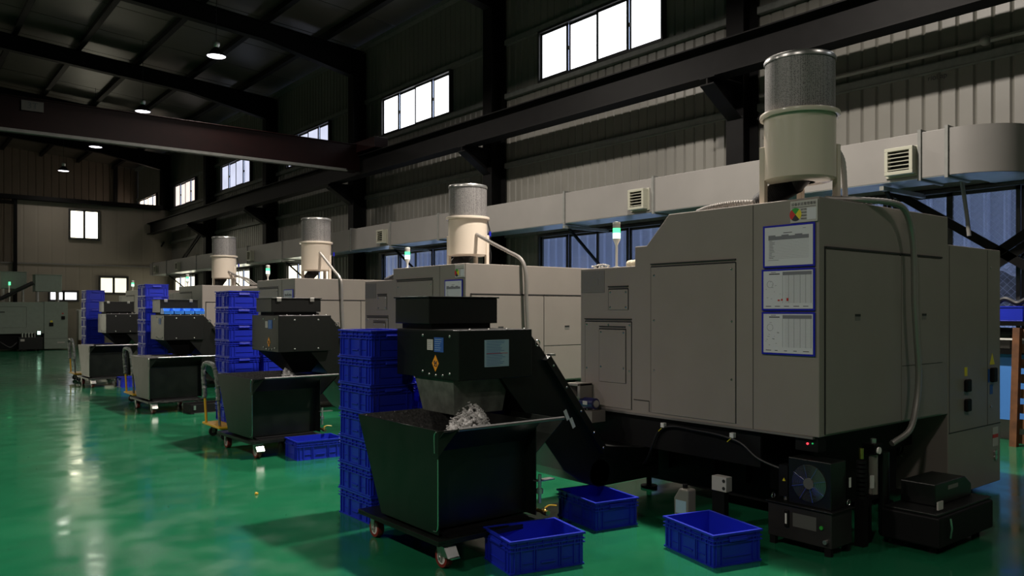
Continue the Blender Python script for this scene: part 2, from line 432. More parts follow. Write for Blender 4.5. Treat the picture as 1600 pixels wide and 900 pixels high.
# the neighbouring building seen through the low windows
nb = thing('neighbouring_building', 'blue grey corrugated sheet wall of the building outside the low windows', 'building', (12.2, 0, 0))
mb = MB(); y = -6.0
while y < 24:
    mb.add([(0, y, 0), (0, y+.16, 0), (0, y+.16, 4.2), (0, y, 4.2)], [(0, 1, 2, 3)])
    mb.add([(0, y+.16, 0), (-.04, y+.19, 0), (-.04, y+.19, 4.2), (0, y+.16, 4.2)], [(0, 1, 2, 3)])
    mb.add([(-.04, y+.19, 0), (-.04, y+.22, 0), (-.04, y+.22, 4.2), (-.04, y+.19, 4.2)], [(0, 1, 2, 3)])
    mb.add([(-.04, y+.22, 0), (0, y+.26, 0), (0, y+.26, 4.2), (-.04, y+.22, 4.2)], [(0, 1, 2, 3)]); y += .26
mb.build('corrugated_wall', 'sheet_out', nb)
mb = MB(); prof = []
for i in range(61): prof.append((1.2+i*.05, 1.98+.045*math.sin(i*.9)))
for (a, za), (b, zb) in zip(prof[:-1], prof[1:]):
    mb.hexa([(11.2, a, za-.5), (12.0, a, za-.30), (12.0, b, zb-.30), (11.2, b, zb-.5)], [(11.2, a, za-.02), (12.0, a, za+.2), (12.0, b, zb+.2), (11.2, b, zb-.02)])
tag(mb.build('shed_roof', 'slate'), 'low grey wavy roofing outside the window at the right edge', 'roof')

# ------------------------------------------------------------------ steelwork: crane runway, bridge crane, braces
rw = thing('crane_runway', 'long dark steel crane runway beam carried on column brackets along the side wall', 'crane beam', (9.4, 0, 4.82))
b = MB().box(-.15, YB, 0, .15, 38.4, .02).box(-.15, YB, .46, .15, 38.4, .48).box(-.007, YB, .02, .007, 38.4, .46)
b.build('beam', 'steel', rw)
MB().box(-.03, YB, .48, .03, 38.4, .52).build('rail', 'steel', rw)
for y in COLY:
    c = MB(); c.prism([(-.17, -.01), (.48, -.01), (.48, -.5), (.38, -.42), (-.17, -.10)], 'y', y-.012, y+.012)
    c.box(-.17, y-.13, -.02, .48, y+.13, -.001); c.hexa([(-.17, y-.12, -.12), (.48, y-.12, -.52), (.48, y+.12, -.52), (-.17, y+.12, -.12)], [(-.17, y-.12, -.10), (.48, y-.12, -.50), (.48, y+.12, -.50), (-.17, y+.12, -.10)])
    c.build('bracket', 'steel', rw)
bc = thing('bridge_crane', 'dark red overhead bridge crane spanning the hall below the roof', 'crane', (0, 17.9, 0))
MB().box(WXL+.5, -.20, 4.92, 9.3, .20, 4.94).box(WXL+.5, -.20, 5.55, 9.3, .20, 5.57).box(WXL+.5, -.17, 4.94, 9.3, -.155, 5.55).box(WXL+.5, .155, 4.94, 9.3, .17, 5.55).build('girder', 'crane_red', bc, bevel=.005)
MB().box(WXL+.5, -.30, 4.86, 8.9, -.22, 4.885).box(WXL+.5, -.25, 4.88, 8.9, -.20, 4.93).build('trolley_rail', 'girt', bc)
MB().box(9.20, -1.1, 5.36, 9.56, 1.1, 5.62).build('end_carriage', 'crane_red', bc, bevel=.01)
for yy in (-.85, .85): MB().cyl((9.32, yy, 5.43), (9.46, yy, 5.43), .08, 18).build('wheel', 'steel', bc)
pl = MB().box(2.13, -.225, 5.31, 2.50, -.205, 5.50).build('capacity_plate', mat('dull_plate', (.07, .065, .06), .6), bc)
text('3T', pl, (2.315, -.227, 5.405), ROT_MY, .17, 'ink_dark')
def brace(pts, label, cat='brace'):
    o = thing('wall_brace', label, cat, (9.98, 0, 0))
    for p, q in pts: MB().bar((0, *p), (0, *q), .03, .10).bar((.02, *p), (.02, *q), .06, .02).build('angle_bar', 'steel', o)
    return o
brace([((6.8, 4.30), (1.5, .72))], 'heavy black diagonal brace falling to the right across the wire glass window')
brace([((1.5, 3.62), (6.8, .02)), ((1.5, 3.42), (6.8, -.0))], 'double black diagonal brace rising to the right across the wire glass window')
for y, lb in ((31.9, 'black ladder-like brace against the column behind the farthest mist collector'), (37.2, 'black ladder-like brace in the far corner above the duct')):
    o = thing('column_brace', lb, 'brace', (9.6, y, 0))
    MB().bar((.3, 0, 4.5), (.0, 1.6, 3.4), .05, .05).bar((.3, .35, 4.5), (.0, 1.95, 3.4), .05, .05).build('side_rail', 'steel', o)
    m2 = MB()
    for k in range(5): m2.bar((.3-.06*k, .1+.32*k, 4.42-.22*k), (.3-.06*k, .42+.32*k, 4.42-.22*k), .03, .03)
    m2.build('rung', 'steel', o)

# ------------------------------------------------------------------ ventilation duct
du = thing('ventilation_duct', 'long pale rectangular air duct running along the side wall below the crane beam', 'duct', (9.2, 0, 0))
JY = [4.17, 8.12, 10.12, 14.05, 16.05, 18.01, 22.3, 25.1, 27.8, 30.3, 34.2, 36.3]
MB().box(0, 3.88, 2.985, .55, 36.77, 3.50).build('duct_run', 'duct', du, bevel=.004)
MB().box(.004, 3.89, 2.978, .546, 36.76, 2.984).build('duct_underside', 'duct_bottom', du)
# bend swinging towards the wall at the near end
mb = MB(); P0 = []; P1 = []
for k in range(12):
    a = k/11*PI/2; P0.append((.65-.65*math.cos(a), 3.88-.65*math.sin(a))); P1.append((.65-.10*math.cos(a), 3.88-.10*math.sin(a)))
P0.append((1.08, 3.23)); P1.append((1.08, 3.78))
N_ = len(P0)
mb.add([(*p, z) for z in (2.985, 3.5) for p in P0]+[(*p, z) for z in (2.985, 3.5) for p in P1],
       [f for k in range(N_-1) for f in ((k, k+1, N_+k+1, N_+k), (2*N_+k, 3*N_+k, 3*N_+k+1, 2*N_+k+1), (N_+k, N_+k+1, 3*N_+k+1, 3*N_+k), (k, 2*N_+k, 2*N_+k+1, k+1))])
mb2 = MB()
for k in range(12): mb2.add([(*P0[k], 2.98), (*P0[k+1], 2.98), (*P1[k+1], 2.98), (*P1[k], 2.98)], [(0, 1, 2, 3)])
bend = mb.build('duct_bend', 'duct', du, smooth=True, fix=True); mb2.build('underside', 'duct_bottom', bend)
for y in JY+[3.88]:
    MB().box(-.022, y-.018, 2.955, .575, y+.018, 2.984).box(-.022, y-.018, 3.501, .575, y+.018, 3.53).box(-.022, y-.018, 2.984, -.001, y+.018, 3.501).build('flange', 'girt', du)
for y in (4.36, 8.38, 16.35, 24.7, 32.46, 35.6):
    v = MB(); a0, a1 = y-.16, y+.16
    # hooded housing that tilts forward and down
    v.hexa([(-.02, a0-.03, 3.02), (0, a0-.03, 3.02), (0, a1+.03, 3.02), (-.02, a1+.03, 3.02)], [(-.02, a0-.03, 3.36), (0, a0-.03, 3.36), (0, a1+.03, 3.36), (-.02, a1+.03, 3.36)])
    for (p, q) in (((a0, 3.04), (a1, 3.08)), ((a0, 3.31), (a1, 3.35))): v.box(-.12, p[0], p[1], -.02, q[0], q[1])
    v.box(-.12, a0, 3.08, -.02, a0+.04, 3.31); v.box(-.12, a1-.04, 3.08, -.02, a1, 3.31)
    vo = v.build('air_outlet', 'vent', du, bevel=.004)
    s_ = MB()
    for k in range(5): z = 3.105+.045*k; s_.hexa([(-.115, a0+.04, z-.012), (-.045, a0+.04, z+.006), (-.045, a1-.04, z+.006), (-.115, a1-.04, z-.012)], [(-.115, a0+.04, z-.004), (-.045, a0+.04, z+.014), (-.045, a1-.04, z+.014), (-.115, a1-.04, z-.004)])
    s_.build('louvre_blades', 'vent', vo)
    MB().box(-.035, a0+.04, 3.08, -.022, a1-.04, 3.31).build('dark_throat', 'gap', vo)
for y in (4.6, 10.12, 16.05, 22.3, 28.0, 34.2):
    o = thing('duct_bracket', None, 'bracket', (9.2, y, 0), 0, 'steel brackets under the air duct')
    o['label'] = 'dark triangular steel bracket holding up the air duct on the wall'
    MB().bar((-.02, 0, 2.92), (1.05, 0, 2.92), .05, .05).build('arm', 'girt', o)
    MB().bar((.10, 0, 2.90), (1.02, 0, 2.15), .04, .04).build('strut', 'steel', o)
tag(MB().tube([(10.16, YB, 4.47+.18), (10.16, 6.9, 4.47+.18)], .03, 10).ball((10.14, 3.85, 4.65), .06).build('wall_conduit', 'duct', smooth=True), 'pale round conduit with a junction box high on the right wall', 'conduit')
tag(MB().tube(smoothpts([(9.7, 3.93, 2.978), (9.7, 3.88, 2.62), (9.7, 3.85, 2.34)], 5), .022, 10).build('hanging_pipe', 'duct', smooth=True), 'thin pale pipe hanging below the duct in front of the wire glass window', 'pipe')
g_ = thing('wall_lettering', 'small black lettering on the wall sheet below the pale conduit', 'lettering', (10.28, 4.3, 4.30))
text('riol ap', g_, (0, .15, .09), ROT_MX, .09, 'ink_dark')

# ------------------------------------------------------------------ high-bay lamps
def make_lamp(loc, W, label, cable=1.9):
    o = thing('high_bay_lamp', label, 'lamp', loc, 0, 'high bay lamps hung from the roof')
    MB().lathe([(.05, .20), (.07, .17), (.10, .15), (.13, .10), (.19, .03), (.215, .0), (.208, .0), (.18, .03), (.12, .09)], 32).build('shade', 'steel', o, smooth=True)
    MB().lathe([(.0005, .012), (.19, .012), (.19, .018), (.0005, .018)], 32).build('lens', 'lens', o)
    MB().lathe([(.0005, .32), (.055, .32), (.075, .30), (.075, .24), (.05, .20), (.0005, .20)], 20).build('ballast_housing', 'zinc', o, smooth=True)
    MB().cyl((0, 0, .32), (0, 0, cable), .006, 6).build('cable', 'rubber', o)
    L = bpy.data.lights.new('lamp_light', 'AREA'); L.shape = 'DISK'; L.size = .36; L.energy = W; L.spread = math.radians(162); L.color = (1, .905, .81)
    lo = bpy.data.objects.new('lamp_light', L); C.objects.link(lo); lo.parent = o; lo.location = (0, 0, -.004)
    return o
for k, y in enumerate((5.2, 11.3, 17.4, 23.5, 29.6, 35.5, -2.2)):
    lab = ['lit high bay lamp above the frame over the nearest machines', 'lit high bay lamp above the frame over the second machine',
           'lit high bay lamp nearest the camera, hung highest in the photo', 'lit high bay lamp just above the red bridge crane',
           'lit high bay lamp seen just below the red bridge crane', 'lit high bay lamp farthest down the hall, lowest of the row', 'added unseen lamp right of the camera, brightening the end face of the nearest machine'][k]  # last entry is an unseen lamp added to brighten the nearest end face
    make_lamp((5.7, y, 6.95), LAMP_W*(1.15, .8, .22, .10, .06, .05, .09)[k], lab, roof_z(5.7)-6.97)
for k, y in enumerate((-0.9, 5.2, 11.3, 23.5)):
    make_lamp((-3.6, y, 6.95), LAMP_W_LEFT*(.85, 1.1, .8, .4)[k], ['lit high bay lamp behind the camera on the left of the hall', 'lit high bay lamp outside the left edge beside the camera', 'lit high bay lamp outside the left edge of the frame', 'lit high bay lamp far down the left side of the hall'][k], roof_z(-3.6)-6.97)
o = thing('strip_lamp', 'small glowing strip lamp at the roof in the top left corner', 'lamp', (3.0, 14.0, roof_z(3)-.45))
MB().box(-.35, -.06, 0, .35, .06, .06).build('housing', 'steel', o); MB().box(-.33, -.05, -.012, .1, .05, -.001).build('tube', 'pane_glow', o); MB().cyl((0, 0, .06), (0, 0, .44), .008, 6).build('hanger', 'steel', o)

# ================================================================== LATHES
def screw_mesh():
    return MB().lathe([(.0005, .006), (.006, .005), (.009, .001), (.009, 0)], 10)
SCREW_MX = None
def screws(parent, pts, face='x'):
    global SCREW_MX
    if SCREW_MX is None:
        me = screw_mesh().mesh('screw', M['steel_bright'], True); SCREW_MX = me
    for p in pts:
        o = bpy.data.objects.new('screw', SCREW_MX); C.objects.link(o); o.parent = parent; o.location = p
        o.rotation_euler = (0, -PI/2, 0) if face == 'x' else (PI/2, 0, 0)

def make_lathe(loc, top, label, detail=True, paint='grey', edge='grey_edge', tower=True, hz=1.45):
    o = thing('cnc_lathe', label, 'machine', loc, 0)
    D = 1.82
    # enclosure: profile seen from the aisle (y, z) extruded back from the aisle
    if top > 2.1: prof = [(0, .70), (0, top), (1.21, top), (1.43, 1.99), (1.55, 1.99), (1.55, 1.84), (2.16, 1.84), (2.16, .68)]
    else: prof = [(0, .70), (0, top), (1.47, top), (1.47, 1.85), (2.16, 1.85), (2.16, .68)]
    MB().prism(prof, 'x', 0, D).build('enclosure', paint, o, bevel=.006, fix=True)
    # aisle face panels
    def panel(y0, y1, z0, z1, name='access_panel', t=.006, groove=True, sc_=None):
        p = MB().box(-t, y0, z0, -.0005, y1, z1).build(name, paint, o, bevel=.002)
        g = MB()
        g.box(-.0025, y0-.006, z0, -.0006, y0-.0005, z1+.006).box(-.0025, y1+.0005, z0, -.0006, y1+.006, z1+.006)
        if groove: g.box(-.006, y0, z1+.0005, -.0006, y1, z1+.012).box(-.010, y0-.004, z1+.022, -.0006, y1+.004, z1+.030)
        g.build('panel_gap', 'gap', p)
        if sc_ and detail: screws(p, [(-t, a, b) for a, b in sc_])
        return p
    panel(.62, 1.38, .72, 1.82, sc_=[(.65, 1.78), (1.35, 1.76), (.65, 1.42), (1.35, 1.42), (.65, 1.02), (1.35, 1.04)])
    if detail:
        panel(1.62, 1.83, 1.50, 1.66, sc_=[(1.64, 1.64), (1.81, 1.64), (1.64, 1.52), (1.81, 1.52)])
        pp = panel(1.585, 2.10, .72, 1.40, sc_=[(1.60, 1.38), (1.83, 1.38), (2.08, 1.38), (1.60, 1.02), (2.08, 1.02), (2.08, .82)])
        q = MB().box(-.012, 1.64, .92, -.0065, 1.93, 1.34).build('hatch', paint, o, bevel=.002)
        MB().box(-.0075, 1.634, .92, -.0066, 1.6395, 1.35).box(-.0075, 1.9305, .92, -.0066, 1.936, 1.35).box(-.011, 1.64, 1.341, -.0066, 1.93, 1.352).box(-.013, 1.64, 1.362, -.0066, 1.93, 1.370).build('hatch_gap', 'gap', q)
        screws(q, [(-.012, 1.66, 1.32), (-.012, 1.91, 1.32), (-.012, 1.66, 1.04), (-.012, 1.91, 1.04)])
        MB().box(-.002, .478, .70, -.0005, .482, top-.01).build('seam', 'gap', o)
        MB().box(-.003, 1.40, .80, -.0005, 1.56, .806).box(-.003, 1.40, .72, -.0005, 1.404, .80).build('lower_seam', 'gap', o)
        MB().box(-.008, .04, .685, .02, 2.16, .700).build('drip_edge', edge, o)
    # diagram plate
    dp = MB().box(-.003, 1.88, 1.64, -.0005, 2.15, 1.82).build('diagram_plate', 'grey_edge', o)
    if detail:
        rr = random.Random(3); ln = MB()
        for k in range(26):
            y_ = rr.uniform(1.89, 2.12); z_ = rr.uniform(1.65, 1.81); ln.box(-.0045, y_, z_, -.0032, y_+rr.uniform(.004, .02), z_+.0025)
        ln.box(-.0045, 1.95, 1.755, -.0032, 2.02, 1.757).box(-.0045, 1.95, 1.70, -.0032, 1.952, 1.757)
        ln.build('diagram_lines', 'ink', dp)
    # end face (towards the camera): two doors with recessed pulls
    gz = top-.31
    for x0, x1, hx in ((.07, 1.05, .45), (1.06, 1.70, 1.40)):
        d = MB().box(x0, -.010, .715, x1, -.0005, gz-.02).build('service_door', paint, o, bevel=.002)
        MB().box(x0-.012, -.004, .715, x0-.001, -.0006, gz).box(x0, -.012, gz-.012, x1, -.0006, gz).build('door_gap', 'gap', d)
        MB().box(hx-.035, -.011, hz-.022, hx+.035, -.0102, hz+.022).build('recessed_pull', 'grey_edge', d)
        MB().box(hx-.035, -.0125, hz+.006, hx+.035, -.0111, hz+.022).build('pull_painted_shade', 'gap', d)  # dark strip paints the shade in the upper half of the pull
    MB().box(1.06, -.0115, 1.10, 1.70, -.0101, 1.104).build('door_seam', 'gap', o)
    # electrical cabinet standing behind the enclosure, down to the floor
    cab = MB().box(D, 0, .06, 2.82, 1.95, top-.21 if top > 2.1 else top-.10).build('electrical_cabinet', paint, o, bevel=.006)
    MB().box(D+.01, -.002, .545, 2.82, -.0005, .552).box(2.555, -.002, .552, 2.559, -.0005, top-.22).box(D+.02, -.002, .552, D+.024, -.0005, top-.22).build('cabinet_seam', 'gap', cab)
    if detail:
        def rbox(name, x0, z0, x1, z1, t, m, b=.004): return MB().box(x0, -t, z0, x1, -.0006, z1).build(name, m, cab, bevel=b)
        for zc in (.90, .745): rbox('socket', 2.10, zc-.05, 2.19, zc+.05, .03, 'matt_black', .012)
        rbox('yellow_label', 2.115, .975, 2.165, 1.045, .002, 'label_yellow', 0)
        wt = MB().prism([(2.60, 1.045), (2.70, 1.045), (2.65, 1.14)], 'y', -.002, -.0006).build('warning_triangle', 'label_yellow', cab, fix=True)
        rbox('main_switch', 2.60, .90, 2.68, 1.02, .035, 'matt_black', .01); rbox('switch_plate', 2.565, .90, 2.598, 1.01, .002, 'label_blue', 0)
        rbox('rating_label', 2.60, .80, 2.66, .88, .002, 'label_blue', 0)
        rbox('notice_label', 2.66, .36, 2.77, .52, .002, 'label_grey', 0); rbox('notice_stripe', 2.66, .43, 2.77, .46, .0028, 'red', 0)
        MB().cyl((2.70, -.015, .27), (2.70, -.0006, .27), .022, 14).cyl((2.70, -.015, .31), (2.70, -.0006, .31), .022, 14).build('lock', 'zinc', cab, smooth=True)
        MB().cyl((2.62, -.008, .70), (2.62, -.0006, .70), .010, 10).cyl((2.62, -.008, 1.85), (2.62, -.0006, 1.85), .008, 10).build('cabinet_knob', 'zinc', cab, smooth=True)
        # fan on the cabinet's aisle side
        fy, fz = .42, .40
        fn = MB().cyl((D-.012, fy, fz), (D-.0006, fy, fz), .085, 28).build('cabinet_fan', 'gap', cab, smooth=True)
        fg = MB()
        for R in (.03, .05, .07): fg.ring((D-.016, fy, fz), 'x', R, .002)
        for a in (PI/4, 3*PI/4): fg.bar((D-.016, fy-.1*math.cos(a), fz-.1*math.sin(a)), (D-.016, fy+.1*math.cos(a), fz+.1*math.sin(a)), .004, .004)
        for a in range(4): fg.ball((D-.012, fy+.1*math.cos(PI/4+a*PI/2), fz+.1*math.sin(PI/4+a*PI/2)), .007, 5)
        fg.build('fan_guard', 'zinc', cab)
    # base: dark frame, bed casting and feet
    bs = MB()
    bs.box(.04, .45, .44, .06, 2.12, .684).box(.06, 2.08, .44, D-.1, 2.10, .684).box(.35, .25, .44, D-.05, .27, .684)
    bs.box(.45, .30, .10, D-.2, 1.95, .44)
    bs.build('base_frame', 'matt_black', o)
    for yy in (.55, .82, 1.1, 1.55): MB().box(.40, yy, .22, .446, yy+.07, .42).build('casting_rib', 'matt_black', o)
    for xx in (.5, D-.3):
        for yy in (.35, 1.85): MB().cyl((xx, yy, 0), (xx, yy, .02), .07, 20).cyl((xx, yy, .02), (xx, yy, .1), .022, 12).build('levelling_foot', 'steel', o, smooth=True)
    if detail:
        tb = MB().tube(smoothpts([(.02, 1.95, .36), (.01, 1.5, .30), (.02, 1.30, .60), (.01, .95, .63), (.01, .62, .60), (.02, .45, .50), (.06, .25, .44)], 8), .009, 8)
        tb.build('sagging_cable', 'rubber', o, smooth=True)
        for yy in (1.28, .66):
            cc = MB().box(.005, yy-.016, .615, .039, yy+.016, .65).build('cable_clip', 'white', o, bevel=.003)
            MB().tube(smoothpts([(.0, yy, .61), (-.003, yy+.012, .60), (.0, yy+.03, .585)], 4), .003, 6).build('tie', 'label_yellow', cc)
        # coolant pump bracket at the far aisle corner
        br = MB().box(-.16, 2.0, .78, -.02, 2.03, .90).box(-.16, 2.14, .78, -.02, 2.17, .90).box(-.16, 2.0, .88, -.02, 2.17, .90).build('pump_bracket', paint, o, bevel=.004)
        MB().prism([(2.20, .58), (2.20, .69), (2.12, .69), (2.08, .65), (1.98, .65), (1.96, .69), (1.86, .69), (1.86, .60)], 'x', -.16, -.01).build('pump_tray', paint, o, fix=True)
        mo = MB().cyl((-.10, 2.03, .745), (-.10, 1.88, .745), .045, 24).build('pump_motor', 'motor', o, smooth=True)
        MB().cyl((-.10, 1.88, .745), (-.10, 1.872, .745), .030, 18).build('motor_cap', 'zinc', mo, smooth=True)
        MB().box(-.148, 1.93, .735, -.143, 1.98, .765).build('motor_plate', 'white', mo)
        MB().tube(smoothpts([(-.10, 2.0, .71), (-.12, 1.98, .60), (-.08, 2.02, .52), (-.02, 2.05, .45)], 6), .010, 8).build('motor_cable', 'rubber', o, smooth=True)
    if tower:
        if top > 2.1: tx, ty, tz, ph = .15, 1.89, 1.84, .19
        else: tx, ty, tz, ph = .14, 1.38, top, .06
        tw = MB().lathe([(.028, 0), (.028, .012), (.010, .016), (.010, ph), (.018, ph+.02), (.031, ph+.045), (.031, ph+.055)], 18, (tx, ty, tz)).build('signal_tower', 'white', o, smooth=True)
        MB().lathe([(.031, ph+.055), (.031, ph+.10)], 18, (tx, ty, tz)).build('green_lamp_core', 'led_pale', tw, smooth=True)
        MB().lathe([(.031, ph+.10), (.031, ph+.14)], 18, (tx, ty, tz)).build('green_lamp', 'led_green', tw, smooth=True)
        MB().lathe([(.031, ph+.14), (.031, ph+.175)], 18, (tx, ty, tz)).build('unlit_lamp', 'label_grey', tw, smooth=True)
        MB().lathe([(.032, ph+.175), (.030, ph+.190), (.001, ph+.195)], 18, (tx, ty, tz)).build('tower_cap', 'white', tw, smooth=True)
    return o
L1 = make_lathe((4.60, 2.70, 0), 2.21, 'big grey machine tool nearest the camera with three blue framed sheets on its side')
L2 = make_lathe((4.72, 6.70, 0), 1.98, 'second grey machine from the camera, its brightly lit end face behind the nearest one', hz=1.30)
L3 = make_lathe((4.72, 10.98, 0), 1.96, 'third grey machine from the camera, behind the second chip conveyor', hz=1.30)
L4 = make_lathe((4.72, 15.2, 0), 1.96, 'fourth grey machine from the camera, behind the third chip conveyor', False, hz=1.3)
L5 = make_lathe((4.72, 19.6, 0), 1.96, 'farthest grey machine of the row, mostly behind stacked blue crates', False, hz=1.3)

# documents on the machine sides
def sheet(loc, w_, h, label, kind=0, seed=1, detail=True):
    """framed sheet on a face that looks towards -X; loc = upper near corner, extends +y and -z"""
    o = thing('framed_document', label, 'document', loc)
    x = -.0065
    MB().box(x, 0, -h, -.0005, w_, 0).build('blue_sleeve', 'blue_frame', o, bevel=.002)
    p = MB().box(x-.0015, .013, -h+.013, x-.0002, w_-.016, -.013).build('paper', 'paper', o)
    rr = random.Random(seed); g = MB(); dk = MB(); X0, X1 = x-.0024, x-.0016
    Y = lambda u: w_-.016-(w_-.029)*u            # u: left to right as read
    Z = lambda v: -.013-(h-.026)*v
    def q(mb, u0, v0, u1, v1): mb.box(X0, Y(u0), Z(v0), X1, Y(u1), Z(v1))
    if kind == 0:
        q(g, .08, .24, .92, .335)
        for u in (.08, .36, .64): q(g, u, .21, u+.15, .24)
        for k in range(12): q(g, .08, .37+.04*k, .92, .373+.04*k)
        for k in range(12): q(dk, .10, .355+.04*k, .10+rr.uniform(.05, .13), .362+.04*k)
        q(dk, .40, .155, .58, .17); q(g, .80, .07, .86, .08); q(g, .08, .85, .30, .86)
    else:
        q(g, .40, .03, .98, .12)
        for k in range(22): q(g, .44, .14+.033*k, .97, .1425+.033*k)
        for u in (.40, .52, .63, .75, .86, .965): q(g, u, .12, u+.004, .85)
        q(dk, .12, .07, .34, .095); q(g, .16, .03, .26, .045)
        for k in range(12):
            u, v = rr.uniform(.04, .34), rr.uniform(.2, .8); q(g, u, v, u+rr.uniform(.01, .05), v+.008)
        for k in range(5): q(dk, .05+.19*k, .93, .05+.19*k+rr.uniform(.05, .12), .945)
        g.ring((x-.002, Y(.14), Z(.35)), 'x', .022, .0008, 20, 4)
    g.build('table_print', 'ink', p); dk.build('text_print', 'ink_dark', p)
    if kind == 2:
        rd = MB(); q(rd, .30, .76, .34, .80); q(rd, .37, .74, .40, .79); q(rd, .48, .72, .52, .80); rd.build('red_stamp', 'red', p)
    return o
sheet((4.594, 2.722, 2.052), .375, .278, 'blue framed white form on the nearest machine, topmost of three', 0, 1)
sheet((4.594, 2.722, 1.766), .385, .272, 'blue framed sheet with red stamp marks on the nearest machine, middle of three', 2, 2)
sheet((4.594, 2.722, 1.486), .385, .280, 'blue framed sheet with a dark table on the nearest machine, lowest of three', 1, 3)
sheet((4.714, 6.74, 1.815), .33, .28, 'blue framed form on the second machine above its chip conveyor', 0, 4)
sheet((4.714, 11.03, 1.80), .33, .28, 'blue framed form on the third machine above the conveyor control box', 0, 5)
def board(loc, w_, h, label, detail):
    o = thing('status_board', label, 'sign', loc)
    MB().box(-.005, 0, -h, -.0005, w_, 0).build('plate', 'label_grey', o, bevel=.0015)
    c = (-.0065, w_*.80, -h*.62); R = h*.30
    for a0, m in ((-30, 'ink_dark'), (60, 'red'), (30, 'green_p')): pass
    def wedge(a0, a1, m, nm):
        pts = [(c[1], c[2])]+[(c[1]+R*math.cos(math.radians(a)), c[2]+R*math.sin(math.radians(a))) for a in range(a0, a1+1, 10)]
        MB().prism(pts, 'x', -.0062, -.0052).build(nm, m, o, fix=True)
    wedge(50, 130, 'green_p', 'green_sector'); wedge(130, 230, 'label_yellow', 'yellow_sector'); wedge(230, 310, 'ink_dark', 'black_sector'); wedge(-50, 50, 'red', 'red_sector')
    MB().box(-.007, w_*.04, -h*.90, -.0053, w_*.38, -h*.36).build('white_card', 'paper', o)
    MB().box(-.006, w_*.05, -h*.31, -.0052, w_*.95, -h*.29).build('rule', 'ink_dark', o)
    if detail:
        text('设备状态管理看板', o, (-.0056, w_*.5, -h*.17), ROT_MX, h*.155, 'ink_dark')
        for k in range(4): text('运行状态' if k == 0 else '停机检修', o, (-.0056, w_*.475, -h*(.42+.14*k)), ROT_MX, h*.085, 'ink_dark')
    return o
board((4.594, 2.705, 2.195), .19, .14, 'grey status board with a red, yellow and green wheel on the nearest machine', True)
board((4.714, 6.705, 1.965), .17, .13, 'small status board with coloured wheel on the second machine', False)

# ------------------------------------------------------------------ mist collectors
def collector(loc, label, hose_pts=None, extra=None):
    o = thing('mist_collector', label, 'air filter', loc)
    MB().lathe([(.10, .15), (.20, .155), (.2325, .17), (.2325, .585), (.238, .585)], 48).build('housing', 'cream', o, smooth=True)
    MB().lathe([(.2325, .585), (.258, .585), (.262, .60), (.258, .615), (.226, .617)], 48).build('clamp_ring', 'cream', o, smooth=True)
    MB().lathe([(.2265, .617), (.2265, .965)], 48).build('perforated_shell', 'perf', o, smooth=True)
    MB().lathe([(.232, .955), (.234, .975), (.226, .99), (.0005, .995)], 48).build('lid', 'zinc', o, smooth=True)
    for a in (128, 308, 30):
        t = math.radians(a); cx, cy = .235*math.cos(t), .235*math.sin(t)
        MB().box(cx-.02, cy-.02, .012, cx+.02, cy+.02, .40).box(cx-.045, cy-.04, 0, cx+.045, cy+.04, .012).build('leg', 'cream', o, bevel=.003)
    n = 60; pts = [Vector((-.02+.0*(i/n), .30*(1-i/n)**1.5, .03+.13*math.sin(i/n*PI/2))) for i in range(n+1)]
    pts[-1].z = .17
    MB().tube(pts, .075, 14, rib=.06).build('intake_hose', 'rubber', o, smooth=True)
    if hose_pts: MB().tube(smoothpts(hose_pts, 14), .021, 10, rib=.05).build('drain_hose', 'hose', o, smooth=True)
    MB().tube(smoothpts([(.24, -.06, .60), (.262, -.09, .45), (.255, -.09, .30), (.27, -.10, .15), (.25, -.08, .0)], 6), .008, 8).build('power_cable', 'rubber', o, smooth=True)
    MB().cyl((.262, -.09, .40), (.262, -.09, .46), .014, 10).build('plug', 'blue_frame', o)
    if extra: extra(o)
    return o
def ex1(o):
    MB().tube(smoothpts([(.21, -.14, .40), (.25, -.17, .30), (.26, -.18, .12), (.27, -.18, .012)], 12), .018, 10, rib=.06).build('cable_conduit', 'flex', o, smooth=True)
    MB().tube(smoothpts([(-.05, .20, .03), (-.1, .45, .045), (-.14, .62, .03), (-.14, .75, .005)], 24), .026, 10, rib=.10).build('corrugated_tube', 'hose', o, smooth=True)
# world coordinates of machine 1 hose minus base (4.9, 3.02, 2.19)
bx_, by_, bz_ = 4.90, 3.02, 2.20
H1 = [(4.95, 2.86, 2.24), (5.15, 2.72, 2.235), (5.40, 2.64, 2.23), (5.55, 2.62, 2.19), (5.655, 2.62, 2.05), (5.69, 2.62, 1.85), (5.70, 2.62, 1.55), (5.73, 2.62, 1.30), (5.76, 2.62, 1.05), (5.72, 2.62, .82), (5.62, 2.62, .66), (5.45, 2.66, .58)]
collector((bx_, by_, 2.212), 'cream mist collector with perforated top on the nearest machine', [(a-bx_, b_-by_, c-2.212) for a, b_, c in H1], ex1)
H2 = [(a-5.50, b_-7.76, c-1.982) for a, b_, c in [(5.46, 7.53, 2.38), (5.45, 7.2, 2.25), (5.44, 6.9, 2.14), (5.45, 6.70, 2.05), (5.47, 6.64, 1.90), (5.48, 6.64, 1.6), (5.50, 6.64, 1.25), (5.51, 6.64, .95)]]
collector((5.50, 7.76, 1.982), 'cream mist collector with perforated top on the second machine', H2)
H3 = [(a-5.47, b_-11.9, c-1.962) for a, b_, c in [(5.43, 11.68, 2.40), (5.43, 11.4, 2.23), (5.42, 11.15, 2.09), (5.42, 10.98, 1.99), (5.43, 10.93, 1.88), (5.44, 10.93, 1.5), (5.46, 10.93, 1.1)]]
collector((5.47, 11.9, 1.962), 'cream mist collector with perforated top on the third machine', H3)
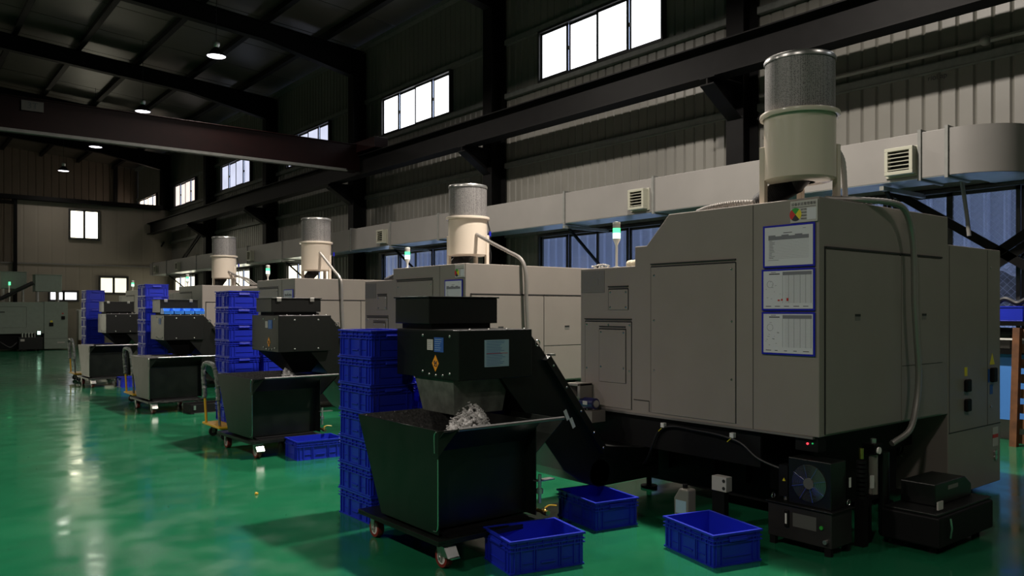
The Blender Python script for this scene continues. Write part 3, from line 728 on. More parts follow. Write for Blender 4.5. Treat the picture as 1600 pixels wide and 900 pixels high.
def ex4(o):
    for k in range(3): MB().tube(smoothpts([(.0+.06*k, -.24, .30-.05*k), (.2+.05*k, -.45, .16), (.32+.06*k, -.6, .04), (.36+.06*k, -.85, .03)], 6), .014, 8).build('hose', 'hose', o, smooth=True)
collector((5.41, 16.05, 1.962), 'farthest cream mist collector with perforated top, on the fourth machine', None, ex4)

# rag on the step of the nearest machine, small parts on the second
g = MB(); rr = random.Random(5); n = 14
for k in range(9):
    a = k/9*2*PI; g.ball((.035*math.cos(a)*rr.uniform(.6, 1.6), .11*math.sin(a)*rr.uniform(.6, 1.4), .022+.012*rr.random()), .03+.012*rr.random(), 6)
tag(g.build('rag', 'rag', smooth=True, loc=(4.78, 4.36, 1.838)), 'crumpled cream rag on the step of the nearest machine beside its signal tower', 'rag')
g = MB()
for k in range(6): g.ball((.02*rr.uniform(-1, 1), -.09+.03*k, .012), .014, 5)
g.tube(smoothpts([(0, -.1, .02), (.01, 0, .035), (-.01, .1, .02)], 6), .006, 6)
tag(g.build('loose_cable', 'steel_bright', smooth=True, loc=(4.70, 4.72, 1.842)), 'small tangle of shiny wire on the step of the nearest machine', 'wire')
g = MB()
for k in range(8): g.tube(smoothpts([(-.05+.03*k, -.2+.05*k, .02), (-.02+.02*k, -.12+.05*k, .07), (.04, -.02+.05*k, .02)], 4), .022, 8)
tag(g.build('hose_coil', 'rubber', smooth=True, loc=(4.90, 8.42, 1.852)), 'black coiled hose on the lower step of the second machine', 'hose')

# ================================================================== CHIP CONVEYORS
def label_lines(parent, x, y0, y1, z0, z1, n, m='ink', face='x', seed=0):
    rr = random.Random(seed); g = MB()
    for k in range(n):
        z = z1-(z1-z0)*(k+1)/(n+1); e = rr.uniform(.55, .95)
        if face == 'x': g.box(x-.0008, y1-(y1-y0)*.08-(y1-y0)*.84*e, z-.0012, x-.0001, y1-(y1-y0)*.08, z+.0012)
        else: g.box(y0+(y1-y0)*.08, x-.0008, z-.0012, y0+(y1-y0)*(.08+.84*e), x-.0001, z+.0012)
    return g.build('label_text', m, parent)
def conveyor(loc, label, z0=1.05, z1=1.37, box=(.36, .80, 1.39, 1.58), latches=False, side_label=True, funnel=False, diamond=True, stickers=True):
    o = thing('chip_conveyor', label, 'conveyor', loc)
    W0, W1, L = 0.0, .76, .60
    MB().box(0, W0, z0, L, W1, z1).build('discharge_head', 'black', o, bevel=.005)
    # end cover plate with bolts
    for y_, z_ in ((.10, z1-.04), (.42, z1-.04), (.10, z0+.04), (.42, z0+.04), (.18, z0+.025), (.26, z0+.022), (.34, z0+.025)):
        MB().lathe([(.0005, .007), (.006, .006), (.010, .002), (.010, 0)], 10).build('bolt', 'zinc', o, smooth=True, loc=(-.0005, y_, z_)).rotation_euler = (0, -PI/2, 0)
    for k in range(4):
        MB().lathe([(.0005, .009), (.006, .008), (.009, .002), (.009, 0)], 10).build('bolt', 'zinc', o, smooth=True, loc=(.10+.15*k, .02, z1+.0005))
    if latches:
        for x_ in (.18, .45): MB().lathe([(.0005, .007), (.006, .006), (.010, .002), (.010, 0)], 10).build('bolt', 'zinc', o, smooth=True, loc=(x_, -.0005, z1-.05)).rotation_euler = (PI/2, 0, 0)
        for x_ in (.18, .45): MB().lathe([(.0005, .007), (.006, .006), (.010, .002), (.010, 0)], 10).build('bolt', 'zinc', o, smooth=True, loc=(x_, -.0005, z0+.03)).rotation_euler = (PI/2, 0, 0)
    # control box with lid
    b0, b1, c0, c1 = box
    cb = MB().box(.01, b0, c0+.015, .58, b1, c1).build('control_box', 'black', o, bevel=.004)
    MB().box(.0, b0-.012, c1+.0005, .59, b1+.01, c1+.010).build('box_lid', 'black', cb, bevel=.002)
    MB().box(.05, b0+.03, z1+.0005, .54, b1-.03, c0+.0145).build('box_base', 'matt_black', cb)
    if latches:
        for x_ in (.09, .47): MB().box(x_-.025, b0-.018, c1-.03, x_+.025, b0-.0125, c1+.012).build('hinge', 'zinc', cb, bevel=.002)
    MB().tube(smoothpts([(.58, b1-.20, c1-.06), (.605, b1-.20, c1-.07), (.615, b1-.20, c0+.02), (.66, b1-.22, z1+.012)], 6), .014, 8).build('cable', 'rubber', cb, smooth=True)
    # rising trough from under the machine
    prof = [(L+.0005, z1), (.74, z1-.14), (1.32, .50), (1.75, .44), (1.95, .44), (1.95, .20), (1.30, .20), (1.12, .26), (.95, .36), (.38, z0-.0005), (L+.0005, z0-.0005)]
    MB().prism(prof, 'y', .06, .70).build('inclined_trough', 'black', o, bevel=.004, fix=True)
    e = MB().bar((.76, .035, z1-.20), (1.32, .035, .46), .045, .05).build('trough_flange', 'black', o)
    screws(e, [(.76+.56*t, .012, z1-.20+(.46-z1+.20)*t) for t in (.08, .3, .55, .78, .95)], 'y')
    for t in (.52, .62):
        xx, zz = .66+.56*t, z1-.36+(.40-z1+.36)*(t-.1)
        s_ = MB().bar((xx, .0595, zz+.035), (xx+.035, .0595, zz-.035), .002, .03).build('small_label', 'outline', o)
    MB().ring((.70, .06, z1-.10), 'y', .020, .005, 16, 6).build('lifting_eye', 'steel_bright', o, smooth=True)
    MB().box(.78, .02, z1-.19, .83, .06, z1-.175).build('bright_bracket', 'zinc', o)
    # discharge chute hanging under the head
    if funnel:
        t, u = z0-.001, z0-.24
        MB().hexa([(.26, .22, u), (.46, .22, u), (.46, .46, u), (.26, .46, u)], [(.04, .05, t), (.58, .05, t), (.58, .70, t), (.04, .70, t)]).build('discharge_chute', 'matt_black', o)
    else:
        t, u = z0-.001, z0-.23
        MB().hexa([(.05, .12, u), (.44, .12, u), (.44, .50, u), (.05, .50, u)], [(.02, .09, t), (.47, .09, t), (.47, .56, t), (.02, .56, t)]).build('discharge_chute', 'rubber_flap', o, bevel=.004)
    if stickers:
        zz = z1-.135
        s = MB().box(-.0022, .295, zz, -.0006, .365, zz+.07).build('rating_plate', 'label_grey', o); label_lines(s, -.0023, .295, .365, zz, zz+.07, 5)
        s = MB().box(-.0022, .17, zz-.01, -.0006, .28, zz+.085).build('blue_notice', 'label_blue', o); label_lines(s, -.0023, .17, .28, zz-.01, zz+.085, 6, 'label_ice')
    if diamond:
        cy, cz = .265, z0+.10
        s = MB().prism([(cy-.04, cz), (cy, cz-.055), (cy+.04, cz), (cy, cz+.055)], 'x', -.0022, -.0006).build('warning_diamond', 'orange', o, fix=True)
        gg = MB().ring((-.0026, cy-.008, cz-.008), 'x', .012, .003, 12, 4).ring((-.0026, cy+.008, cz+.008), 'x', .008, .003, 12, 4)
        gg.bar((-.0026, cy-.02, cz+.015), (-.0026, cy+.015, cz-.02), .002, .006); gg.build('pictogram', 'ink_dark', s)
    if side_label:
        s = MB().box(.20, -.0022, z0+.08, .40, -.0006, z1-.065).build('instruction_label', 'label_ice', o, bevel=.0008)
        label_lines(s, -.0023, .20, .40, z0+.08, z1-.065, 16, 'label_blue', 'y'); MB().box(.215, -.0032, z0+.165, .39, -.0023, z0+.168).build('red_line', 'red', s)
    # tail drum
    MB().cyl((1.30, .06, .30), (1.30, .70, .30), .10, 24).build('tail_drum', 'black', o, smooth=True)
    return o
M['rubber_flap'] = mat('grey_green_flap', (.09, .10, .085), .5, noise=.35, nscale=14)
conveyor((2.85, 4.12, 0), 'black chip conveyor head with pale blue label over the nearest chip cart')
conveyor((3.30, 8.10, 0), 'black chip conveyor head with silver hinges over the second chip cart', 1.05, 1.44, (.22, .66, 1.46, 1.62), True, False, True)
conveyor((3.42, 12.85, 0), 'black chip conveyor with light blue parts bins on it over the third chip cart', 1.03, 1.42, (.25, .70, 1.44, 1.65), True, False, True, False)
conveyor((3.58, 17.6, 0), 'farthest black chip conveyor over the fourth chip cart', 1.03, 1.42, (.25, .70, 1.44, 1.66), True, False, True, False, False)

# light blue parts bins on the third conveyor
for k in range(4):
    o = thing('parts_bin', ['light blue parts bin, leftmost of four in a row on the third chip conveyor', 'light blue parts bin, second from left on the third chip conveyor',
        'light blue parts bin, third from left on the third chip conveyor', 'light blue parts bin, rightmost of four on the third chip conveyor'][k], 'bin', (3.425+.155*k, 12.88, 1.432), 0, 'parts bins in a row on the third conveyor')
    g = MB().box(0, 0, 0, .148, .18, .004)
    g.prism([(0, 0), (.18, 0), (.18, .09), (.05, .09), (0, .05)], 'x', 0, .005); g.prism([(0, 0), (.18, 0), (.18, .09), (.05, .09), (0, .05)], 'x', .143, .148)
    g.box(0, 0, 0, .148, .004, .05).box(0, .176, 0, .148, .18, .09).build('tray', 'blue_light', o)
    MB().box(.02, -.006, .040, .128, -.0005, .052).build('grip_lip', 'blue_light', o)

# ================================================================== CRATES
CW, CL, CH = .37, .50, .194     # x, y, height
def crate_mesh():
    g = MB(); t = .006; w_, l, h = CW-.024, CL-.024, CH-.003
    x0, x1, y0, y1 = -w_/2, w_/2, -l/2, l/2
    g.box(x0, y0, .004, x1, y1, .010)
    g.box(x0, y0, .004, x0+t, y1, h).box(x1-t, y0, .004, x1, y1, h).box(x0+t, y0, .004, x1-t, y0+t, h).box(x0+t, y1-t, .004, x1-t, y1, h)
    e = .012
    # top rim and the two bands below it, foot band
    for z0_, z1_, ee in ((h-.012, h, e), (h-.040, h-.034, e*.8), (h-.062, h-.056, e*.8), (.0, .010, e*.5)):
        g.box(x0-ee, y0-ee, z0_, x0+.001, y1+ee, z1_).box(x1-.001, y0-ee, z0_, x1+ee, y1+ee, z1_)
        g.box(x0, y0-ee, z0_, x1, y0+.001, z1_).box(x0, y1-.001, z0_, x1, y1+ee, z1_)
    # vertical ribs
    for sx in (x0, x1):
        d = -1 if sx < 0 else 1
        for yy in (-.215, -.175, -.09, -.075, .075, .09, .175, .215): g.box(sx, yy-.003, .01, sx+d*.009, yy+.003, h-.034)
        for yy in (-.20, -.13, -.03, .03, .13, .20): g.box(sx, yy-.002, h-.056, sx+d*.009, yy+.002, h-.012)
        g.box(sx, -.045, .045, sx+d*.008, .045, .053)
        g.box(sx, -.16, .052, sx+d*.006, -.09, .055).box(sx, .09, .052, sx+d*.006, .16, .055)
    for sy in (y0, y1):
        d = -1 if sy < 0 else 1
        for xx in (-.155, -.115, .115, .155): g.box(xx-.003, sy, .01, xx+.003, sy+d*.009, h-.034)
        for xx in (-.14, .14): g.box(xx-.002, sy, h-.056, xx+.002, sy+d*.009, h-.012)
        g.box(-.10, sy, .05, .10, sy+d*.006, .053)
    return g
crate_proto = thing('plastic_crate', 'blue plastic crate', 'crate', (0, 0, 0))
_cm = crate_mesh().build('crate_body', 'blue', crate_proto)
hm = MB()
hm.box(-.065, -.020, -.008, .065, -.0005, .008).box(-.065, -.012, .0, .065, -.0005, .020)
HY = CL/2-.012
h1 = hm.build('handle', 'blue', crate_proto, bevel=.003, loc=(0, -HY, CH-.045))
h2 = bpy.data.objects.new('handle', h1.data); C.objects.link(h2); h2.parent = crate_proto; h2.location = (0, HY, CH-.045); h2.rotation_euler = (0, 0, PI)
bb = h2.modifiers.new('bevel', 'BEVEL'); bb.width = .003; bb.segments = 2
CK = kids(crate_proto); used = [False]
def crate(x, y, z, rz, label, group=None):
    if not used[0]:
        used[0] = True; crate_proto.location = (x, y, z); crate_proto.rotation_euler = (0, 0, rz); crate_proto['label'] = label
        if group: crate_proto['group'] = group
        return crate_proto
    o = dup(crate_proto, (x, y, z), rz, label, None, CK)
    if group: o['group'] = group
    elif 'group' in o: del o['group']
    return o
ORD = ['bottom', 'second from bottom', 'third from bottom', 'fourth from bottom', 'fifth from bottom', 'sixth from bottom', 'seventh from bottom', 'eighth from bottom', 'topmost']
def stack(x, y, z, n, where, group, rz=0):
    for k in range(n):
        w_ = 'topmost' if k == n-1 else ('second from top' if k == n-2 else ORD[k])
        crate(x+random.uniform(-.004, .004), y+random.uniform(-.004, .004), z+.0005+CH*k, rz+random.uniform(-.01, .01), 'blue crate, %s in the %s' % (w_, where), group)
stack(2.86, 5.19, 0, 7, 'tall stack behind the nearest chip cart', 'blue crates stacked behind the nearest chip cart')
stack(3.28, 5.16, 0, 5, 'lower stack behind the nearest conveyor chute', 'blue crates in the lower stack behind the nearest conveyor')
stack(3.38, 9.57, .172, 8, 'trolley stack behind the second chip cart', 'blue crates on the trolley behind the second chip cart')
stack(3.80, 9.60, .172, 5, 'lower stack behind the second conveyor', 'blue crates in the lower stack behind the second conveyor')
stack(3.56, 14.02, .172, 9, 'trolley stack behind the third chip cart', 'blue crates on the trolley behind the third chip cart')
stack(3.98, 14.02, .172, 3, 'low stack behind the third conveyor', 'blue crates in the low stack behind the third conveyor')
stack(3.62, 19.05, .172, 9, 'farthest stack behind the fourth chip cart', 'blue crates on the trolley behind the fourth chip cart')
crate(3.06, 3.64, 0, PI/2-math.radians(12), 'single blue crate on the floor under the brass tap of the nearest cart')
crate(4.02, 3.08, 0, -math.radians(14), 'single blue crate on the floor beneath the near corner of the biggest machine')
crate(4.02, 4.08, 0, -math.radians(10), 'shadowed blue crate on the floor under the nearest conveyor trough')
crate(3.50, 7.66, 0, PI/2-math.radians(4), 'dark blue crate on the floor beside the second chip cart')
crate(3.90, 16.85, 0, PI/2, 'blue crate on the floor beside the farthest chip cart')
crate(7.0, 34.3, 0, 0, 'far blue crate on the floor beside the old lathe at the end of the hall')

# ================================================================== CHIP CARTS
def caster(parent, x, y, z, lock):
    c = MB().box(x-.045, y-.045, z-.012, x+.045, y+.045, z-.0005)
    for q in (-.034, .029): c.prism([(y-.028, z-.012), (y+.028, z-.012), (y+.012, .045), (y-.010, .045)], 'x', x+q, x+q+.005)
    c.cyl((x-.037, y, .062), (x+.037, y, .062), .010, 10)
    co = c.build('caster', 'zinc', parent)
    MB().lathe([(.042, -.022), (.060, -.022), (.0625, -.015), (.0625, .015), (.060, .022), (.042, .022)], 28).build('tyre', 'red_pu', co, smooth=True, loc=(x, y, .0628)).rotation_euler = (0, PI/2, 0)
    MB().lathe([(.001, -.018), (.042, -.021), (.042, .021), (.001, .018)], 24).build('wheel_hub', 'label_grey', co, smooth=True, loc=(x, y, .0628)).rotation_euler = (0, PI/2, 0)
    if lock: MB().hexa([(x-.04, y-.10, z-.07), (x+.04, y-.10, z-.07), (x+.04, y-.03, z-.07), (x-.04, y-.03, z-.07)], [(x-.04, y-.06, z-.015), (x+.04, y-.06, z-.015), (x+.04, y-.03, z-.015), (x-.04, y-.03, z-.015)]).box(x-.03, y-.12, z-.075, x+.03, y-.06, z-.068).build('brake_pedal', 'steel_bright', co)
def cart(loc, rz, label, valve=True, m='cart', swarf=True):
    """local origin: near aisle corner on the floor; x away from the aisle, y down the hall"""
    o = thing('chip_cart', label, 'cart', loc, rz)
    t = .006; zb, zt = .20, .80; Y0, Yb, Yt, X1 = 0.0, .66, .98, .74
    # aisle side plate and far side plate: trapezoids
    prof = [(Y0, zb), (Yb, zb), (Yt, zt), (Y0, zt)]
    MB().prism(prof, 'x', 0, t).build('side_plate', m, o, fix=True, bevel=.001)
    MB().prism(prof, 'x', X1-t, X1).build('side_plate', m, o, fix=True, bevel=.001)
    # near sheet, set back, leaning out at the top
    MB().prism([(.10, zb), (.106, zb), (.106, zt-.13), (-.045, zt), (-.053, zt), (.10, zt-.136)], 'x', t, X1-t).build('front_sheet', m, o, fix=True)
    # far sloping sheet and bottom
    MB().hexa([(t, Yb-.006, zb), (X1-t, Yb-.006, zb), (X1-t, Yb, zb), (t, Yb, zb)], [(t, Yt-.006, zt), (X1-t, Yt-.006, zt), (X1-t, Yt, zt), (t, Yt, zt)]).build('sloping_sheet', M['chip_sheet'], o)
    MB().box(t, .10, zb, X1-t, Yb, zb+.006).build('bin_floor', m, o)
    # flared lip on the machine side
    MB().hexa([(X1, .02, zt-.22), (X1+.004, .02, zt-.22), (X1+.004, Yt-.1, zt-.22), (X1, Yt-.1, zt-.22)], [(X1+.18, -.06, zt), (X1+.186, -.06, zt), (X1+.186, Yt, zt), (X1+.18, Yt, zt)]).build('side_lip', m, o)
    # rim pipe
    MB().tube([(.10, -.06, zt+.006), (X1+.18, -.06, zt+.006)], .011, 10).build('rim_pipe', M['rim'], o, smooth=True)
    MB().add([(0, 0, zt-.15), (0, 0, zt), (.10, -.06, zt+.008), (.004, .004, zt-.15), (.004, .004, zt), (.104, -.056, zt+.008)], [(0, 2, 1), (3, 4, 5), (0, 1, 4, 3), (1, 2, 5, 4), (2, 0, 3, 5)]).build('corner_gusset', m, o, fix=True)
    MB().tube([(-.004, -.004, zb+.06), (-.006, -.006, zt-.16)], .0035, 6).tube(smoothpts([(-.004, -.004, zb+.06), (-.006, .005, zb+.025), (-.006, .04, zb+.02)], 5), .0035, 6).tube(smoothpts([(-.006, .03, zt-.13), (-.008, .03, zt-.03), (-.006, .012, zt-.005)], 5), .003, 6).build('drain_wire', 'steel_bright', o, smooth=True)
    # platform and casters
    MB().box(-.03, -.05, .165, X1+.02, .92, .180).box(-.03, -.05, .150, .0, .92, .165).box(X1-.01, -.05, .150, X1+.02, .92, .165).box(0, -.05, .150, X1, -.02, .165).build('platform', m, o, bevel=.002)
    for q0 in (.02, Yb-.07): MB().box(.05, q0, .180, X1-.05, q0+.06, .1995).build('bin_runner', 'matt_black', o)
    MB().box(.06, -.03, .181, X1-.06, .09, .186).build('drip_ledge', 'matt_black', o)
    for x_, y_, lk in ((.06, .03, True), (.06, .83, False), (X1-.06, .03, False), (X1-.06, .83, False)): caster(o, x_, y_, .150, lk)
    if valve:
        v = MB().cyl((X1+.0, -.01, .235), (X1+.0, -.06, .235), .012, 12).build('drain_pipe', 'brass', o, smooth=True)
        MB().cyl((X1+.0, -.06, .235), (X1+.0, -.11, .232), .018, 8).ball((X1+.0, -.08, .235), .020, 6).build('ball_valve', 'brass', v, smooth=True)
        MB().tube(smoothpts([(X1+.0, -.08, .26), (X1+.03, -.09, .275), (X1+.08, -.10, .268)], 5), .005, 6).build('tap_lever', 'yellow', v, smooth=True)
        MB().cyl((X1+.01, -.02, .28), (X1+.01, -.02, .46), .011, 10).cyl((X1+.01, -.02, .34), (X1+.01, -.02, .37), .022, 8).box(X1-.01, -.03, .415, X1+.13, .02, .422).build('latch_post', 'zinc', o, smooth=True)
    return o
M['chip_sheet'] = mat('oily_sheet_with_chips', (.06, .06, .058), .35, noise=.5, nscale=60)
M['rim'] = mat('worn_steel_rim', (.20, .20, .20), .30, metal=.7)
cart((2.52, 3.85, 0), 0, 'dark green black chip cart nearest the camera with swarf and chips in it')
cart((2.94, 7.88, 0), math.radians(1.5), 'dark chip cart under the second conveyor, behind the yellow handled trolley', True)
cart((3.05, 12.2, 0), math.radians(1.5), 'third chip cart from the camera, its aisle side shining grey', False)
cart((3.18, 17.05, 0), math.radians(1.5), 'farthest chip cart of the row', False)
# swarf heaps
def swarf(loc, r, h, label, n=60, seed=1):
    rr = random.Random(seed); g = MB()
    for k in range(n):
        a, d = rr.uniform(0, 2*PI), rr.random()**.6; zz = h*(1-d*d)*rr.uniform(.55, 1); s = rr.uniform(.008, .019)
        g.ball((r*d*math.cos(a), r*1.0*d*math.sin(a), zz+s*.5), s, 4)
    for k in range(160):
        a, d = rr.uniform(0, 2*PI), rr.random()*.9; p = Vector((r*d*math.cos(a), r*d*math.sin(a), h*(1-d*d)+.01))
        pts = [p+Vector((.012*math.cos(j*1.3), .012*math.sin(j*1.3), .004*j)) for j in range(9)]; g.tube(pts, .0022, 4)
    o = g.build('swarf_heap', M['swarf'], smooth=True, loc=loc); return tag(o, label, 'metal swarf', None, 'stuff')
swarf((3.02, 4.24, .56), .20, .30, 'heap of pale curled metal swarf in the nearest chip cart', 620, 2)
swarf((3.55, 8.42, .62), .11, .22, 'grey spill of metal swarf under the second conveyor chute', 200, 3)
g = MB(); rr = random.Random(11)
for k in range(260):
    x_, t_ = rr.uniform(.02, .70), rr.random(); y_ = .66+.32*t_-.012; z_ = .2+.6*t_
    s = rr.uniform(.0008, .0026); g.box(2.52+x_-s, 3.85+y_-.001-s, z_-s, 2.52+x_+s, 3.85+y_-.001+s, z_+s)
tag(g.build('metal_chips', 'steel_bright'), 'tiny bright metal chips stuck on the sloping sheet of the nearest cart', 'metal chips', None, 'stuff')
g = MB()
for k in range(150):
    x_, y_ = rr.uniform(.6, 3.9), rr.uniform(2.6, 9.5); s = rr.uniform(.0012, .0035)
    g.box(x_-s, y_-s, .0002, x_+s, y_+s, .0002+s)
tag(g.build('floor_chips', 'steel_bright'), 'tiny bright metal chips scattered on the green floor', 'metal chips', None, 'stuff')
tag(MB().ball((0, 0, .008), .014, 5).ball((.012, .01, .006), .010, 5).build('yellow_scrap', 'yellow', loc=(2.40, 6.35, 0)), 'tiny yellow scrap on the floor beside the tall crate stack', 'scrap')

# ------------------------------------------------------------------ platform trolleys
def trolley(loc, label, rz=0):
    o = thing('platform_trolley', label, 'trolley', loc, rz)
    MB().box(0, 0, .142, .86, .60, .168).box(.03, .03, .128, .83, .57, .142).build('deck', 'yellow', o, bevel=.012)
    for x_ in (.10, .76):
        for y_ in (.09, .51):
            c = MB().box(x_-.035, y_-.035, .118, x_+.035, y_+.035, .1275).box(x_-.02, y_-.022, .04, x_+.02, y_-.018, .118).box(x_-.02, y_+.018, .04, x_+.02, y_+.022, .118).build('caster', 'zinc', o)
            MB().lathe([(.001, -.015), (.050, -.015), (.052, 0), (.050, .015), (.001, .015)], 22).build('wheel', 'rubber', c, smooth=True, loc=(x_, y_, .0525)).rotation_euler = (PI/2, 0, 0)
    P = [(.03, .06, .17), (.01, .06, .55), (-.005, .065, .72), (-.015, .12, .84), (-.018, .22, .875), (-.018, .38, .875), (-.015, .48, .84), (-.005, .535, .72), (.01, .54, .55), (.03, .54, .17)]
    MB().tube(smoothpts(P, 5), .015, 10).build('push_handle', 'yellow', o, smooth=True)
    S_ = smoothpts([(.014, .058, .46)]+P[1:-1]+[(.014, .542, .46)], 6); rr = random.Random(4)
    S_ = [p+Vector((rr.uniform(-.004, .004), rr.uniform(-.006, .006), 0)) for p in S_]
    MB().tube(S_, .026, 9, rib=.14).build('plastic_wrap', 'film', o, smooth=True)
    S2 = [Vector((.025-.012*i/8+rr.uniform(-.003, .003), .048+rr.uniform(-.004, .004), .18+.28*i/8)) for i in range(9)]
    MB().tube(S2, .013, 8, rib=.1).build('loose_wrap', 'film', o, smooth=True)
    return o
trolley((3.02, 9.13, 0), 'yellow platform trolley with plastic wrapped handle behind the second chip cart')
trolley((3.14, 13.55, 0), 'yellow platform trolley with wrapped handle behind the third chip cart')
trolley((3.20, 18.70, 0), 'farthest yellow platform trolley with wrapped handle')
# black drip tray by the third cart
o = thing('drip_tray', 'low black drip tray on the floor beside the third chip cart', 'tray', (3.50, 11.8, 0))
MB().box(0, 0, .01, .60, .36, .02).box(0, 0, .02, .01, .36, .14).box(.59, 0, .02, .60, .36, .14).box(.01, 0, .02, .59, .01, .14).box(.01, .35, .02, .59, .36, .14).box(0, 0, 0, .05, .36, .01).box(.55, 0, 0, .6, .36, .01).build('pan', 'matt_black', o, bevel=.003)
MB().box(.05, -.006, .002, .58, -.0005, .014).build('bright_edge', 'steel_bright', o); MB().box(.04, -.02, .06, .07, -.0005, .12).build('handle', 'zinc', o)

# ================================================================== UNDER THE NEAREST MACHINE
o = thing('hydraulic_unit', 'dark hydraulic power unit with round fan grille beneath the near corner of the biggest machine', 'hydraulic unit', (4.50, 2.56, 0))
MB().box(0, 0, .05, .24, .44, .265).build('oil_tank', M['tank'] if 'tank' in M else mat('tank_grey', (.020, .018, .018), .45, noise=.2), o, bevel=.006)
MB().box(-.012, -.012, .2655, .25, .45, .275).build('tank_lid', 'black', o, bevel=.002)
for x_, y_ in ((.02, .03), (.22, .03), (.02, .41), (.22, .41)): MB().box(x_-.015, y_-.02, 0, x_+.015, y_+.02, .0495).build('foot', 'matt_black', o)
MB().box(-.002, .03+.07, .14, -.0006, .19+.07, .225).build('nameplate', 'tankish', o)
gl = MB().box(-.014, .285, .13, -.0006, .315, .235).build('sight_glass', 'matt_black', o, bevel=.005); MB().box(-.017, .294, .15, -.0145, .306, .215).build('oil_level', 'white', gl)
MB().cyl((-.008, .065, .17), (-.0006, .065, .17), .012, 14).build('green_sticker', 'green_p', o); MB().cyl((-.02, .035, .09), (-.0006, .035, .09), .014, 8).build('drain_plug', 'zinc', o)
fb = MB().box(.03, .02, .276, .20, .31, .565).build('oil_cooler', 'black', o, bevel=.004)
g = MB(); fy, fz = .165, .42
for k in range(14): g.ring((.022, fy, fz), 'x', .028+.0065*k, .0010, 40, 4)
for a in (30, 75, 120, 165): 
    t = math.radians(a); g.bar((.018, fy-.118*math.cos(t), fz-.118*math.sin(t)), (.018, fy+.118*math.cos(t), fz+.118*math.sin(t)), .003, .003)
g.build('fan_guard', 'steel_bright', fb); MB().cyl((.016, fy, fz), (.026, fy, fz), .034, 24).build('fan_boss', 'tankish', fb, smooth=True)
MB().cyl((.0296, fy, fz), (.0272, fy, fz), .116, 36).build('fan_opening', 'gap', fb)
MB().box(.20, -.004, .40, .22, .0, .46).build('white_tab', 'white', fb)
MB().cyl((.10, .37, .276), (.10, .37, .30), .018, 14).build('filler_cap', 'zinc', o, smooth=True)
for y_ in (.42, .015): MB().ring((.03 if y_ > .2 else .225, y_, .30), 'y', .017, .004, 16, 6).build('lifting_ring', 'steel_bright', o, smooth=True)
MB().box(.06, .335, .30, .14, .40, .50).build('motor_block', 'matt_black', o)
MB().prism([(.35, .40), (.37, .40), (.36, .42)], 'x', .054, .0598).build('caution_mark', 'label_yellow', o, fix=True)
# pneumatic unit and valves
o = thing('valve_manifold', 'cluster of black valves and pipes hanging behind the round fan grille', 'valves', (4.86, 2.58, 0))
for k in range(9): MB().cyl((.03, 0, .30+.028*k), (.03, 0, .318+.028*k), .030, 18).build('valve_ring', 'matt_black', o, smooth=True)
MB().box(0, -.03, 0, .06, .03, .299).build('manifold_base', 'matt_black', o); MB().cyl((.03, 0, .553), (.03, 0, .62), .014, 12).build('brass_fitting', 'brass', o, smooth=True)
MB().cyl((.22, .02, .30), (.22, .02, .56), .028, 18).build('filter_bowl', 'jug', o, smooth=True); MB().box(.17, -.02, .5605, .27, .07, .63).build('regulator_head', 'steel', o, bevel=.006)
MB().cyl((.20, -.022, .59), (.20, -.034, .59), .022, 18).build('pressure_gauge', 'white', o, smooth=True); MB().cyl((.22, .02, .63), (.22, .02, .66), .018, 14).build('regulator_knob', 'zinc', o, smooth=True)
MB().box(.13, 0, 0, .16, .05, .30).box(.16, 0, .27, .25, .05, .2995).build('bracket', 'matt_black', o)
MB().box(.10, -.035, .36, .125, -.02, .44).build('white_tag', 'white', o)
MB().cyl((.36, .02, .02), (.36, .02, .56), .034, 18).build('standing_cylinder', 'black', o, smooth=True)
o = thing('indicator_box', 'small dark box with a red indicator light under the biggest machine', 'control box', (4.62, 2.72, .60))
MB().box(0, 0, 0, .10, .16, .0995).build('case', 'matt_black', o, bevel=.004); MB().cyl((-.006, .07, .05), (-.0006, .07, .05), .007, 12).build('indicator', 'led_red', o)
MB().cyl((-.006, .035, .055), (-.0006, .035, .055), .005, 10).build('green_indicator', 'led_dim', o)
o = thing('coolant_tank', 'long low black coolant tank sticking out under the right of the biggest machine', 'tank', (5.02, 2.16, 0))
MB().box(0, 0, .05, .80, .36, .235).build('tank_body', 'matt_black', o, bevel=.01)
MB().box(.02, .02, .2355, .82, .35, .25).build('tank_cover', 'black', o, bevel=.003)
for x_ in (.08, .72): MB().cyl((x_, .08, 0), (x_, .08, .0495), .025, 12).cyl((x_, .30, 0), (x_, .30, .0495), .025, 12).build('foot', 'matt_black', o)
hd = MB().prism([(.22, .251), (.22, .39), (.66, .39), (.76, .33), (.76, .251)], 'y', .12, .34).build('pump_hood', 'black', o, bevel=.006, fix=True)
MB().box(.40, .1185, .335, .55, .1195, .362).build('hand_slot', 'grey_edge', hd, bevel=.0004)
MB().box(.10, .05, .26, .17, .0595, .31).build('white_label', 'label_grey', o)
MB().tube([(.12, -.012, .10), (.12, -.02, .16), (.12, -.012, .22)], .008, 8).build('handle', 'steel_bright', o, smooth=True)
o = thing('oil_jug', 'pale plastic oil jug with a blue label behind the floor crate under the machine', 'jug', (4.36, 3.56, 0))
MB().prism([(-.06, 0), (.06, 0), (.065, .20), (.02, .27), (-.06, .27)], 'x', -.045, .045).build('jug_body', 'jug', o, bevel=.012, fix=True)
MB().cyl((0, .0, .271), (0, .0, .295), .018, 16).build('cap', 'matt_black', o, smooth=True); MB().box(-.0475, -.045, .10, -.0455, .045, .19).build('blue_label', 'label_ice', o)
o = thing('junction_bracket', 'small pale bracket with two dark holes on a dark post under the biggest machine', 'bracket', (4.50, 3.34, 0))
MB().box(0, 0, 0, .05, .10, .26).build('post', 'matt_black', o); bp = MB().box(-.006, -.02, .2605, .06, .10, .36).build('plate', 'label_grey', o, bevel=.003)
